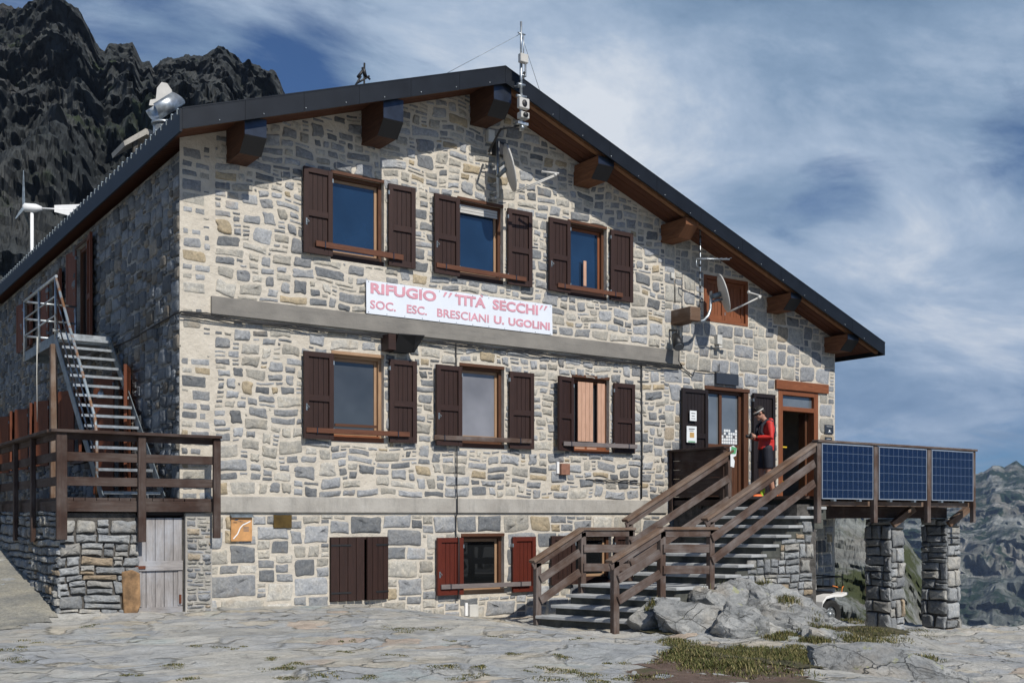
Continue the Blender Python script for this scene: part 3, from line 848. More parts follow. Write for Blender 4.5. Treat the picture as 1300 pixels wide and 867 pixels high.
mb = MB()      # verge fascia: black folded sheet
def rake(x0, x1, mb, top, bot, y0, y1, mat=0):
    P = []
    for x in (x0, x1):
        for yy in (y0, y1):
            for dz in (top, bot): P.append(Vector((x, yfront(x)+yy, roof_z(x)+dz)))
    b = len(mb.v); mb.v += P
    for q in ((0,1,3,2), (4,6,7,5), (0,4,5,1), (2,3,7,6), (0,2,6,4), (1,5,7,3)):
        mb.face([b+i for i in q], [(P[i].x, P[i].z+P[i].y) for i in q], mat)
for a in range(6):
    x0 = LX+(XR-LX)*a/6; x1 = LX+(XR-LX)*(a+1)/6; rake(x0+.002, x1-.002, mb, .03, -.235, -.03, 0)
for a in range(9):
    x0 = XR+(RXE-XR)*a/9; x1 = XR+(RXE-XR)*(a+1)/9; rake(x0+.002, x1-.002, mb, .03, -.225, -.03, 0)
rake(LX, XR, mb, .045, .028, -.035, .25); rake(XR, RXE, mb, .045, .028, -.035, .25)
for x in [LX+.5+.62*i for i in range(24)]:           # bright fixing screws
    if x < RXE-.2: mb.ball((x, yfront(x)-.035, roof_z(x)-.19), .010, 6, 1)
part(mb, 'verge_fascia', [M['fascia'], M['galv']], roof)
mb = MB()      # verge board and battens behind the fascia
rake(LX+.03, XR, mb, -.136, -.19, .12, .2); rake(XR, RXE-.03, mb, -.136, -.19, .12, .2)
part(mb, 'verge_batten', M['soffit_lath'], roof)
mb = MB()      # eave fascia on the left, hooks along it
mb.prism([(LX-.03, yfront(0)-.03, ZL+.03), (LX-.03, yfront(0)-.03, ZL-.27), (LX+.0, yfront(0)-.03, ZL-.27), (LX+.0, yfront(0)-.03, ZL+.03)], (0, HL+1.4, 0))
part(mb, 'eave_fascia', M['fascia'], roof)
hk0 = None; y = yfront(0)+.05
while y < HL+.5:
    if hk0 is None:
        mb = MB(); mb.box(LX-.04, LX+.08, 0, .03, ZL+.032, ZL+.048); mb.box(LX-.042, LX-.031, .008, .018, ZL-.03, ZL+.034)
        hk0 = part(mb, 'snow_hook', M['galv_dull'], roof); hk = hk0
    else:
        hk = hk0.copy(); col.objects.link(hk); hk.parent = roof
    hk.location = (rng.uniform(-.006, .006), y, 0); y += .235
mb = MB(); mb.prism([(RXE+.0, yfront(14.6), ZE+.02), (RXE+.0, yfront(14.6), ZE-.22), (RXE+.03, yfront(14.6), ZE-.22), (RXE+.03, yfront(14.6), ZE+.02)], (0, HL+1.2, 0))
part(mb, 'eave_fascia', M['fascia'], roof)

# purlins: protruding beams with chamfered ends and metal caps
pur = [(.66, .30, 6.285, .72), (2.78, .32, 6.95, .72), (4.74, .32, 7.66, .72), (6.88, .33, 7.05, .68), (8.92, .30, 6.35, .67), (11.76, .30, 5.36, .62), (13.5, .34, 4.72, .60)]
for x0, w_, zb, o_ in pur:
    ztp = min(roof_z(x0), roof_z(x0+w_))-.14
    if ztp-zb > .55: zb = ztp-.50
    o_ = min(o_, -yfront(x0)-.06)
    mb = MB()
    y0 = .15; ch = .19
    pr = [(x0, y0, zb), (x0, -o_+ch, zb), (x0, -o_, zb+.20), (x0, -o_, ztp), (x0, y0, ztp)]
    b = len(mb.v); n_ = 5
    mb.v += [Vector(p) for p in pr]+[Vector(p)+Vector((w_, 0, 0)) for p in pr]
    uvs = [(p[1], p[2]) for p in pr]
    mb.face([b+i for i in range(n_)], uvs); mb.face([b+n_+i for i in range(n_)][::-1], uvs[::-1])
    for i in range(n_):
        j = (i+1) % n_; mb.face([b+i, b+n_+i, b+n_+j, b+j], [(pr[i][1]+pr[i][2], 0), (pr[i][1]+pr[i][2], w_), (pr[j][1]+pr[j][2], w_), (pr[j][1]+pr[j][2], 0)])
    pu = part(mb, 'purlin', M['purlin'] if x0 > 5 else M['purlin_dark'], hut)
    if not (8.8 < x0 < 9.0):
        mb = MB(); mb.box(x0-.006, x0+w_+.006, -o_-.008, -o_-.003, zb+.20, ztp-.004); mb.obox((x0+w_/2, -o_+ch/2-.006, zb+.10-.006), Vector((w_/2+.006, 0, 0)), Vector((0, ch/2, -.10)), Vector((0, .003, .003)), 1)
        part(mb, 'metal_cap', [M['cap'], M['black']], pu)
# string courses
mb = MB(); mb.prism([(.435, -.05, 4.125), (9.36, -.05, 4.125), (9.36, -.05, 4.395), (.435, -.05, 4.38)], (0, .09, 0))
part(mb, 'concrete_band', M['band_dark'], hut, bevel=.008)
mb = MB(); mb.prism([(.38, -.045, 1.352), (9.05, -.045, 1.362), (9.05, -.045, 1.60), (.38, -.045, 1.582)], (0, .08, 0))
part(mb, 'concrete_band', M['concrete'], hut, bevel=.008)
# protruding squared stub beam
mb = MB(); mb.bar((9.30, .2, 4.99), (9.30, -.52, 5.0), .26, .26)
part(mb, 'stub_beam', M['rail_top'], hut, bevel=.01)

# ---- windows
def shutter_mesh(x0, x1, z0, z1, y, parent, mats, panels=2, split=.47, ang=0, hinge_left=True, thick=.038, handle=False, name='shutter', label=None, axis='x'):
    """open shutter standing off the wall; local frame mapped through T"""
    mb = MB(); w = x1-x0; st = min(.075, w*.17); thick += .008
    X0, X1 = 0, w
    mb.box(X0, X0+st, -thick, 0, 0, z1-z0, 0); mb.box(X1-st, X1, -thick, 0, 0, z1-z0, 0)
    zz_ = [0, (z1-z0)*split, z1-z0]
    if panels == 1: zz_ = [0, z1-z0]
    mb.box(X0+st+.001, X1-st-.001, -thick+.002, -.002, 0, st*1.25, 0); mb.box(X0+st+.001, X1-st-.001, -thick+.002, -.002, z1-z0-st, z1-z0, 0)
    if panels == 2: mb.box(X0+st+.001, X1-st-.001, -thick+.002, -.002, zz_[1]-.045, zz_[1]+.045, 0)
    n_ = max(3, int((w-2*st)/.075)); pw = (w-2*st)/n_
    for i in range(n_):
        mb.box(X0+st+i*pw+.003, X0+st+(i+1)*pw-.003, -.018, -.008, st, z1-z0-st, 1)
    mb.box(X0+st, X1-st, -.007, -.004, st, z1-z0-st, 2)
    if handle:
        hx = X0+.04; hz = (z1-z0)*.36
        mb.box(hx-.012, hx+.012, -thick-.006, -thick-.001, hz-.05, hz+.05, 3); mb.tube([(hx, -thick-.01, hz+.03), (hx+.03, -thick-.03, hz), (hx, -thick-.01, hz-.03)], .006, 6, 3)
    for hz in (.14, (z1-z0)-.14):
        xx = X1 if hinge_left is False else X0
        mb.box(xx-.01, xx+.01, -thick-.004, .01, hz-.03, hz+.03, 3)
    o = mb.build(name, mats, None, bevel=.003)
    rx = Matrix.Rotation(ang, 4, 'Z')
    if axis == 'x':
        if hinge_left: T = Matrix.Translation((x0, y, z0)) @ rx
        else: T = Matrix.Translation((x1, y, z0)) @ rx @ Matrix.Translation((-w, 0, 0))
    else: T = Matrix.Translation((y, x0, z0)) @ Matrix.Rotation(ang, 4, 'Z')
    o.data.transform(T); o.parent = parent
    if label: o['label'] = label
    return o
SH = [M['shutter_edge'], M['shutter'], M['black'], M['galv_dull']]
RS = [M['red_shutter'], M['red_shutter'], M['black'], M['galv_dull']]
BD = [M['black_door'], M['black_door'], M['black'], M['galv_dull']]
def window(key, pane, frame='frame', sill='shutter', sash='frame_light', sill_h=.12, label=None, split=False, pane_in=.12):
    x0, x1, z0, z1 = ops[key]
    mb = MB(); fw = .055; ya, yb = .085, .18
    mb.box(x0, x0+fw, ya, yb, z0, z1); mb.box(x1-fw, x1, ya, yb, z0, z1)
    mb.box(x0+fw+.001, x1-fw-.001, ya+.002, yb, z1-fw, z1)
    mb.box(x0-.0, x1+.0, -.012, .026, z1-.015, z1+.035, 0)        # head trim
    mb.box(x0+fw+.001, x1-fw-.001, ya-.05, yb, z0, z0+sill_h, 1); mb.box(x0, x1, .0, .034, z0, z0+.07, 1)
    # sash
    sw = .045; a0, a1, b0, b1 = x0+fw+.002, x1-fw-.002, z0+sill_h+.002, z1-fw-.002
    mb.box(a0, a0+sw, ya+.05, yb+.02, b0, b1, 2); mb.box(a1-sw, a1, ya+.05, yb+.02, b0, b1, 2)
    mb.box(a0+sw, a1-sw, ya+.052, yb+.02, b0, b0+sw, 2); mb.box(a0+sw, a1-sw, ya+.052, yb+.02, b1-sw, b1, 2)
    w = part(mb, 'window', [M[frame], M[sill], M[sash]], hut, bevel=.003)
    if label: w['label'] = label
    mb = MB(); mb.box(a0+sw-.004, a1-sw+.004, yb-.03, yb-.015, b0+sw-.004, b1-sw+.004)
    part(mb, 'pane', M[pane], w)
    return w
def bar_(w, px0, py0, px1, py1, Y, mat, h=.075, t=.03):
    a, b_ = F3(px0, py0, Y), F3(px1, py1, Y)
    mb = MB(); mb.bar(a, b_, h, t)
    o = mb.build('shutter_bar', mat, None, bevel=.004); o.parent = w
    for t_ in (.10, .88):
        c = a.lerp(b_, t_); k = MB().box(c.x-.008, c.x+.008, c.y-t/2-.006, c.y+t/2+.03, c.z-h*.6, c.z+h*.6).build('bar_clip', M['cap'], None); k.parent = w
w1 = window('w1', 'pane_blue'); w2 = window('w2', 'pane_blue', sash='frame_light'); w3 = window('w3', 'pane_blue', sash='orange_wood')
w4 = window('w4', 'pane_net', frame='frame_light', sill='orange_wood', sill_h=.10, label='window with half lowered grey blind in a pale frame')
w5 = window('w5', 'pane_net_pale', frame='frame', sill='frame', sill_h=.16, label='window with pale net curtain'); w6 = window('w6', 'pane_net', sill='orange_wood', sash='orange_wood', label='window with pale larch boards standing in the middle')
b2 = window('b2', 'pane_dark', sill='frame_light', sill_h=.09, label='basement window with dark glass and red shutters'); b3 = window('b3', 'pane_dark', label='basement window behind the stair railing')
for w, zb in ((w1, 5.165), (w2, 5.15), (w3, 5.145)): pass
for w, lx, rx_, zb, zt_ in ((w1, (1.794, 2.262), (3.215, 3.684), 5.168, 6.43), (w2, (4.019, 4.495), (5.449, 5.939), 5.152, 6.41), (w3, (6.282, 6.745), (7.661, 8.177), 5.148, 6.392)):
    shutter_mesh(lx[0], lx[1], zb, zt_, -.05, w, SH, ang=R(1.5), handle=True, hinge_left=False); shutter_mesh(rx_[0], rx_[1], zb, zt_, -.035, w, SH, ang=R(-1), hinge_left=True)
for w, lx, rx_, zb, zt_ in ((w4, (1.794, 2.278), (3.233, 3.708), 2.443, 3.725), (w5, (4.049, 4.538), (5.48, 5.974), 2.43, 3.708)):
    shutter_mesh(lx[0], lx[1], zb, zt_, -.05, w, SH, ang=R(2), handle=True, hinge_left=False); shutter_mesh(rx_[0], rx_[1], zb, zt_, -.035, w, SH, ang=R(-1), hinge_left=True)
shutter_mesh(6.42, 6.83, 2.43, 3.70, -.02, w6, SH, ang=R(15), hinge_left=False, label='shutter standing away from the wall'); shutter_mesh(7.739, 8.228, 2.435, 3.68, -.035, w6, SH)
shutter_mesh(4.077, 4.565, .045, .962, -.05, b2, RS, panels=1, handle=True, hinge_left=False, label='red brown shutter'); shutter_mesh(5.546, 6.017, .04, .962, -.035, b2, RS, panels=1, label='red brown shutter')
shutter_mesh(6.337, 6.855, .128, .97, -.05, b3, SH, panels=1, hinge_left=False); shutter_mesh(7.76, 8.12, .13, .95, -.035, b3, SH, panels=1)
bar_(w1, 401, 309, 512, 327.4, -.115, M['brown_bar'], .085); bar_(w2, 554, 336.5, 668, 355, -.115, M['brown_bar']); bar_(w3, 708, 362, 790.5, 375, -.115, M['brown_bar'])
bar_(w4, 388.6, 545.6, 520, 551.5, -.115, M['brown_bar']); bar_(w5, 551, 555, 674.4, 560, -.115, M['rail']); bar_(w6, 715.4, 563, 808.6, 567, -.16, M['grey_bar'])
bar_(b2, 560, 744.9, 673.8, 740.6, -.115, M['grey_bar'])
mb = MB()
for i in range(3): mb.box(4.57, 5.33, .075, .095, 6.24+i*.045, 6.24+i*.045+.038)
o = mb.build('blind', M['offwhite'], None); o.parent = w2
# w4: blind lowered but not quite closed ; w6: larch boards ; w3: a stake inside
mb = MB()
for i in range(4): mb.box(7.02+i*.085, 7.02+i*.085+.08, .05, .075, 2.62, 3.66)
for i in range(2): mb.box(7.46+i*.085, 7.46+i*.085+.08, .05, .075, 2.50, 3.66)
for x_ in (6.93, 7.2):
    for i in range(4): mb.box(x_, x_+.22, .03, .045, 2.45+i*.035, 2.475+i*.035)
o = mb.build('inner_board', M['pink_board'], None); o.parent = w6
mb = MB(); mb.box(2.37, 3.07, .05, .075, 2.66, 2.70); mb.box(2.37, 3.07, .06, .07, 2.545, 2.575, 1)
o = mb.build('blind_rail', [M['frame'], M['frame_light']], None); o.parent = w4
mb = MB(); mb.box(7.17, 7.235, .085, .10, 5.36, 5.80)
o = mb.build('inner_board', M['pink_board'], None); o.parent = w3
# b2 interior shelves seen through dark glass are faint; b1 closed leaves
mb = MB(); x0, x1, z0, z1 = ops['b1']
mb.box(x0, x0+.05, .0, .12, z0, z1); mb.box(x1-.05, x1, .0, .12, z0, z1); mb.box(x0+.051, x1-.051, 0, .12, z1-.04, z1)
b1 = part(mb, 'window', M['shutter'], hut, label='closed basement window with two plank shutters')
def plank_leaf(xa, xb, za, zb, y, parent, mat, ang=0, pivot=None, label=None):
    mb = MB(); n_ = 4; pw = (xb-xa)/n_
    for i in range(n_): mb.box(xa+i*pw+.003, xa+(i+1)*pw-.003, y-.035, y, za, zb)
    for zz_ in (za+.12, zb-.12):
        mb.box(xa+(0 if pivot == 'l' else pw*1.6), xb-(pw*1.6 if pivot == 'l' else 0), y-.043, y-.036, zz_-.015, zz_+.015, 1)
    o = mb.build('shutter', [mat, M['black']], None, bevel=.003)
    if ang:
        px_ = xa if pivot == 'l' else xb
        o.data.transform(Matrix.Translation((px_, y, 0)) @ Matrix.Rotation(ang, 4, 'Z') @ Matrix.Translation((-px_, -y, 0)))
    o.parent = parent; return o
plank_leaf(2.255, 2.80, .03, .985, -.015, b1, M['shutter'], R(-3), 'l'); plank_leaf(2.82, 3.215, .03, .985, -.02, b1, M['shutter'], R(8), 'r')
# small attic window with orange shutters closed
x0, x1, z0, z1 = ops['sw']
mb = MB(); mb.box(x0, x0+.07, -.01, .15, z0, z1); mb.box(x1-.07, x1, -.01, .15, z0, z1); mb.box(x0+.071, x1-.071, -.01, .15, z1-.07, z1); mb.box(x0+.071, x1-.071, -.01, .15, z0, z0+.05)
sw = part(mb, 'window', M['orange_wood'], hut, label='small attic window with closed orange wooden shutters')
for a, b_ in ((x0+.075, (x0+x1)/2-.004), ((x0+x1)/2+.004, x1-.075)):
    shutter_mesh(a, b_, z0+.055, z1-.075, .07, sw, [M['orange_wood'], M['orange_wood'], M['black'], M['galv_dull']], panels=1, thick=.03)

# ---- entrance door
FLOOR = 1.66
x0, x1, z0, z1 = ops['d1']
mb = MB(); yq = .08
mb.box(x0, x0+.06, yq, yq+.1, z0, z1); mb.box(x1-.20, x1-.13, yq, yq+.1, z0, z1); mb.box(x0+.061, x1-.201, yq, yq+.1, z1-.08, z1); mb.box(x0-.02, x1+.02, -.015, .03, z1-.02, z1+.05)
mb.box(x0+.46, x0+.53, yq, yq+.1, 2.70, z1-.081); mb.box(x0+.061, x1-.201, yq-.01, yq+.1, 2.60, 2.70)
mb.box(x1-.128, x1-.002, .005, .235, z0, z1-.022)
ent = part(mb, 'entrance_door', [M['frame']], hut, bevel=.004)
mb = MB(); n_ = 9; pw = (x1-.20-x0-.06)/n_
for i in range(n_): mb.box(x0+.06+i*pw+.002, x0+.06+(i+1)*pw-.002, yq+.03, yq+.07, z0+.02, 2.6)
o = mb.build('door_panel', M['frame'], None); o.parent = ent
mb = MB(); mb.box(x0+.06, x0+.46, yq+.04, yq+.055, 2.70, z1-.08); mb.box(x0+.53, x1-.20, yq+.04, yq+.055, 2.70, z1-.08)
o = mb.build('pane', M['pane_white'], None); o.parent = ent
dl = shutter_mesh(9.38, 10.05, 1.70, 3.70, -.05, ent, BD, split=.56, hinge_left=False, name='door_leaf')
dr = shutter_mesh(11.30, 11.93, 1.70, 3.73, -.04, ent, BD, split=.36, name='door_leaf')
# stickers on the right pane
mb = MB(); r_ = random.Random(4)
for i in range(7):
    for j in range(5):
        if j > 2 and r_.random() < .5: continue
        xx = x0+.555+i*.062; zz_ = 2.72+j*.058
        mb.box(xx, xx+.05, yq+.032, yq+.038, zz_, zz_+.048, r_.choice([0, 0, 0, 1, 2]))
st = part(mb, 'door_sticker', [M['paper'], M['ink'], M['white']], hut, label='patch of small white stickers at the foot of the right glass of the entrance door', cat='stickers') if False else mb.build('sticker', [M['paper'], M['ink'], M['white']], None)
st.parent = ent
# ---- terrace door
x0, x1, z0, z1 = ops['d2']
mb = MB()
mb.box(x0, x0+.13, -.012, .16, z0, z1); mb.box(x1-.13, x1, -.012, .16, z0, z1); mb.box(x0+.131, x1-.131, -.012, .16, z1-.10, z1); mb.box(x0+.131, x1-.131, -.01, .14, 3.44, 3.53)
mb.box(12.0, 13.6, -.05, .12, 3.862, 4.05)
td = part(mb, 'terrace_door', M['orange_wood'], hut, bevel=.005)
mb = MB(); mb.box(x0+.13, x1-.13, .06, .075, 3.53, z1-.1)
o = mb.build('pane', M['pane_white'], None); o.parent = td
mb = MB(); mb.box(x1-.20, x1-.135, .17, .34, z0, 3.44)
o = mb.build('door_leaf', M['frame'], None); o.parent = td
mb = MB()
for zz_ in (2.02, 2.36, 2.75): mb.box(12.45, 13.05, .6, .62, zz_, zz_+.03)
o = mb.build('yellow_strip', M['yellow'], None); o.parent = td

# ---- side wall doors and windows, shutters open square to the wall catch the sun
M['side_wood'] = wood('red brown side shutters', (.10, .028, .012), (.19, .060, .024), .6, 20)
OW = [M['side_wood'], M['side_wood'], M['side_wood'], M['galv_dull']]
for k, (y0, y1, z0, z1) in sops.items():
    mb = MB()
    for a, b_, c_, d_ in ((y0, y0+.07, z0, z1), (y1-.07, y1, z0, z1), (y0+.071, y1-.071, z1-.07, z1), (y0+.071, y1-.071, z0, z0+.07), ((y0+y1)/2-.03, (y0+y1)/2+.03, z0+.071, z1-.071)):
        mb.box(.06, .14, a, b_, c_, d_)
    mb.box(-.03, .05, y0-.06, y1+.06, z1+.002, z1+.05, 1); 
    if k not in ('sd', 'l0'): mb.box(-.07, .05, y0-.06, y1+.06, z0-.05, z0-.002, 1)
    w = part(mb, 'side_door' if k in ('sd', 'l0') else 'window', [M['frame'], M['rail']], hut)
    mb = MB(); mb.box(.10, .115, y0+.07, y1-.07, z0+.07, z1-.07); o = mb.build('pane', M['pane_dark'], None); o.parent = w
    hw = (y1-y0)/2
    up = k in ('sd', 'u2', 'u3')
    shutter_mesh(y0, y0+hw, z0+.01, z1-.01, -.02, w, OW, ang=R(90+180-(8 if up else 22)), axis='y')
    shutter_mesh(y1, y1+hw, z0+.01, z1-.01, -.02, w, OW, ang=R(90+(7 if up else 24)), axis='y')

# chimney, with tilted slab cap and rotating cowl beside it
chx, chy = 1.0, 5.1
mb = MB(); mb.box(chx-.3, chx+.25, chy-.28, chy+.28, roof_z(chx)-.4, 7.72)
ch = part(mb, 'chimney', M['concrete'], roof)
mb = MB(); mb.prism([(chx-.48, chy-.4, 7.90), (chx-.1, chy-.4, 8.20), (chx+.5, chy-.4, 8.13), (chx+.5, chy-.4, 8.05), (chx-.08, chy-.4, 8.10), (chx-.46, chy-.4, 7.82)], (0, .8, 0)); mb.box(chx-.28, chx-.2, chy-.3, chy-.2, 7.7, 8.0, 1); mb.box(chx+.2, chx+.28, chy-.3, chy+.3, 7.7, 8.08, 1)
o = mb.build('chimney_cap', [M['concrete'], M['joint']], None); o.parent = roof
cw = S3(207, 160, 1.15)
mb = MB()
bx, by = cw.x, cw.y
mb.tube([(bx, by, roof_z(bx)-.2), (bx, by, cw.z+.02)], .17, 20)
mb.tube([(bx, by, cw.z+.01), (bx, by, cw.z+.05)], .2, 20)
# hood: half tube leaning, and the vane plate
nseg = 14; b = len(mb.v); ax = Vector((.72, .1, .62)).normalized(); c0 = Vector((bx-.20, by, cw.z+.22)); e1 = ax.cross(Vector((0, 1, 0))).normalized(); e2 = ax.cross(e1)
for t in (0, 1):
    for i in range(nseg+1):
        a = math.pi*(-.62+1.24*i/nseg); L = (.52+.12*math.cos(a)) if t else -.02*math.cos(a)
        mb.v.append(c0+ax*L+(e1*math.cos(a)+e2*math.sin(a))*.19*(1 if e1.z < 0 else -1))
for i in range(nseg): mb.face([b+i, b+i+1, b+nseg+2+i, b+nseg+1+i], None, 0, None, True)
vp = [(-.12, 0), (-.1, .1), (0, .14), (.02, .34), (.10, .46), (.2, .46), (.28, .36), (.3, .2), (.2, .05)]
mb.prism([(bx-.12+p[0], by+.02, cw.z+.32+p[1]) for p in vp], (0, .012, 0), 1)
o = mb.build('chimney_cowl', [M['galv'], M['offwhite']], None, fixn=False); o.parent = roof
md = o.modifiers.new('s', 'SOLIDIFY'); md.thickness = .008

# ================================================================== THINGS ON THE FRONT WALL
def thing(name, loc, label, cat, group=None): return empty(name, loc, label=label, cat=cat, group=group)
# name sign
a, b_, c_, d_ = F3(464.9, 355.2, -.06), F3(700.8, 387.3, -.06), F3(465.2, 397.7, -.06), F3(701.4, 425.4, -.06)
sg = thing('name_sign', (c_.x, -.06, c_.z), 'long white metal sign with faded red lettering above the concrete band', 'sign')
mb = MB(); mb.prism([(a.x, -.062, a.z-.002), (b_.x, -.062, b_.z), (d_.x, -.062, d_.z), (c_.x, -.062, c_.z)], (0, .012, 0))
part(mb, 'board', M['sign_white'], sg)
mb = MB()
for i in range(12):
    x = a.x+.04+(b_.x-a.x-.08)*i/11
    for z in (a.z-.022, c_.z+.022): mb.ball((x, -.064, z), .008, 6)
part(mb, 'screw', M['galv_dull'], sg)
def letters(txt, x0, x1, zb, h, y, mat, parent, bold=.0, name='lettering', sx=None):
    cu = bpy.data.curves.new(name, 'FONT'); cu.body = txt; cu.extrude = .002; cu.offset = bold; cu.resolution_u = 3; cu.size = 1
    t = bpy.data.objects.new(name, cu); col.objects.link(t)
    bpy.context.view_layer.update()
    me = bpy.data.meshes.new_from_object(t.evaluated_get(bpy.context.evaluated_depsgraph_get()))
    bpy.data.objects.remove(t)
    vx = [v.co.x for v in me.vertices]; vy = [v.co.y for v in me.vertices]
    ax_, bx_, ay_, by_ = min(vx), max(vx), min(vy), max(vy)
    for v in me.vertices:
        v.co = Vector((x0+(v.co.x-ax_)/(bx_-ax_)*(x1-x0), y-v.co.z, zb+(v.co.y-ay_)/(by_-ay_)*h))
    me.materials.clear(); me.materials.append(mat)
    o = bpy.data.objects.new(name, me); col.objects.link(o)
    if parent.type == 'EMPTY': wparent(o, parent)
    else: o.parent = parent
    return o
Z1, Z2 = 4.70, 4.47
def sgx(px): return F(px, 380, -.066)[0]
for txt, p0, p1, zb, h, bd in (('RIFUGIO', 470.5, 554, Z1, .165, .034), ('TITA', 577.5, 616.5, Z1, .165, .034), ('SECCHI', 625.5, 683, Z1, .165, .034), 
                             ('SOC.', 470, 502.5, Z2, .13, .018), ('ESC.', 516.5, 542, Z2, .13, .018), ('BRESCIANI', 555, 620.5, Z2, .13, .016), ('U.', 627, 640, Z2, .13, .034), ('UGOLINI', 645.5, 698, Z2, .13, .034)):
    letters(txt, sgx(p0), sgx(p1), zb, h, -.0665, M['sign_red'], sg, bd)
mb = MB()
for q_ in (565, 571.5, 687, 692.5):
    gx = sgx(q_); mb.prism([(gx-.035, -.0685, Z1+.10), (gx-.01, -.0685, Z1+.10), (gx+.045, -.0685, Z1+.175), (gx+.0, -.0685, Z1+.175)], (0, .003, 0))
gx = sgx(612); mb.bar((gx-.03, -.067, Z1+.205), (gx+.015, -.067, Z1+.18), .02, .004); part(mb, 'lettering', M['sign_red'], sg)

def flood(x, z, label):
    t = thing('floodlight', (x, -.05, z), label, 'floodlight', 'floodlights on the front wall')
    mb = MB(); mb.box(x-.06, x+.07, -.26, -.02, z-.11, z+.13); part(mb, 'wooden_cheek', M['shutter'], t, bevel=.004)
    mb = MB(); mb.prism([(x+.072, -.02, z+.12), (x+.072, -.34, z+.12), (x+.072, -.18, z-.12), (x+.072, -.02, z-.12)], (.30, 0, 0))
    mb.prism([(x+.073, -.34, z+.135), (x+.48, -.42, z+.135), (x+.36, -.02, z+.135), (x+.073, -.02, z+.135)], (0, 0, -.014))
    mb.prism([(x+.373, -.34, z+.12), (x+.48, -.42, z+.12), (x+.40, -.24, z-.12), (x+.373, -.18, z-.12)], (-.0, .012, 0))
    part(mb, 'hood', M['black'], t); mb = MB(); mb.tube([(x+.2, -.1, z), (x+.2, .02, z)], .03, 8); part(mb, 'arm', M['galv_dull'], t)
flood(3.17, 3.95, 'black hooded floodlight with wooden cheek above the right shutter under the sign')
t = thing('spotlight', (9.1, -.05, 4.8), 'small black spotlight and cable box under the stub beam', 'spotlight')
mb = MB(); c = F3(860, 432, -.22); mb.tube([(c.x-.06, c.y-.1, c.z-.14), (c.x, c.y+.05, c.z+.1)], [.10, .07], 12); mb.tube([(c.x, 0, c.z+.22), (c.x, c.y, c.z+.18), (c.x, c.y+.02, c.z)], .02, 8); part(mb, 'lamp_housing', M['black'], t)
mb = MB(); mb.tube([(c.x-.062, c.y-.104, c.z-.146), (c.x-.065, c.y-.11, c.z-.155)], .09, 12); part(mb, 'lamp_glass', M['pane_white'], t)

# upper dish and its pole
def tubes(name, mat, parent, segs):
    mb = MB()
    for pts, r in segs: mb.tube(pts, r, 8)
    return part(mb, name, mat, parent)
def dish(t, c, nrm, rw, rh, parent_mat, up=Vector((0, 0, 1))):
    nrm = nrm.normalized(); u = nrm.cross(up).normalized(); v = u.cross(nrm)
    mb = MB(); nr, ns = 7, 32; b = len(mb.v)
    for i in range(nr+1):
        s = i/nr
        for k in range(ns):
            a = 2*math.pi*k/ns; mb.v.append(c+u*(math.cos(a)*rw*s)+v*(math.sin(a)*rh*s)+nrm*(.13*rw*2*s*s*.6))
    for i in range(nr):
        for k in range(ns):
            k2 = (k+1) % ns; mb.face([b+i*ns+k, b+i*ns+k2, b+(i+1)*ns+k2, b+(i+1)*ns+k], None, 0, None, True)
    o = part(mb, 'dish', parent_mat, t, fixn=False); md = o.modifiers.new('s', 'SOLIDIFY'); md.thickness = .018
    return u, v
dA = thing('satellite_dish', (5.16, 0, 6.5), 'white satellite dish on a wall pole above the middle upper window', 'satellite dish')
pt, pb = F3(632, 180, -.22), F3(632, 252, -.22)
tubes('pole', M['galv'], dA, [([pb, pt], .03), ([(pt.x, 0, pt.z-.35), (pt.x, -.22, pt.z-.35)], .022), ([(pb.x, 0, pb.z+.12), (pb.x, -.22, pb.z+.12)], .022), ([(pb.x-.02, 0, pb.z+.02), (pb.x, -.22, pb.z+.02)], .03), ([(pt.x, 0, pt.z-.66), (pt.x, -.22, pt.z-.66)], .022)])
mb = MB(); mb.box(pt.x-.10, pt.x+.02, -.10, -.015, pt.z+.02, pt.z+.22); part(mb, 'junction_box', M['beige'], dA)
mb = MB(); mb.box(pt.x+.02, pt.x+.26, -.14, -.02, pt.z-.16, pt.z+.04); part(mb, 'cable_box', M['black'], dA)
nrm = Vector((.93, -.46, .26)); c = F3(644, 214, -.45)
u, v = dish(dA, c, nrm, .34, .38, M['offwhite'])
lo = c-v*.38+nrm.normalized()*.06; tip = F3(705, 222, -.82)
tubes('feed_arm', M['offwhite'], dA, [([lo, tip], .012), ([lo+Vector((0, 0, -.03)), tip+Vector((-.02, 0, -.03))], .009), ([tip+Vector((-.22, .08, .03)), tip+Vector((.05, -.03, .02))], .018)])
tubes('bracket', M['galv_dull'], dA, [([pb+Vector((0, 0, .35)), c-nrm.normalized()*.02], .035), ([pb+Vector((0, 0, .5)), c+v*.1-nrm.normalized()*.02], .02)])
mb = MB(); mb.ball(tip, .032, 8); mb.ball(tip+Vector((-.2, .08, .03)), .024, 8); part(mb, 'receiver', M['beige'], dA)

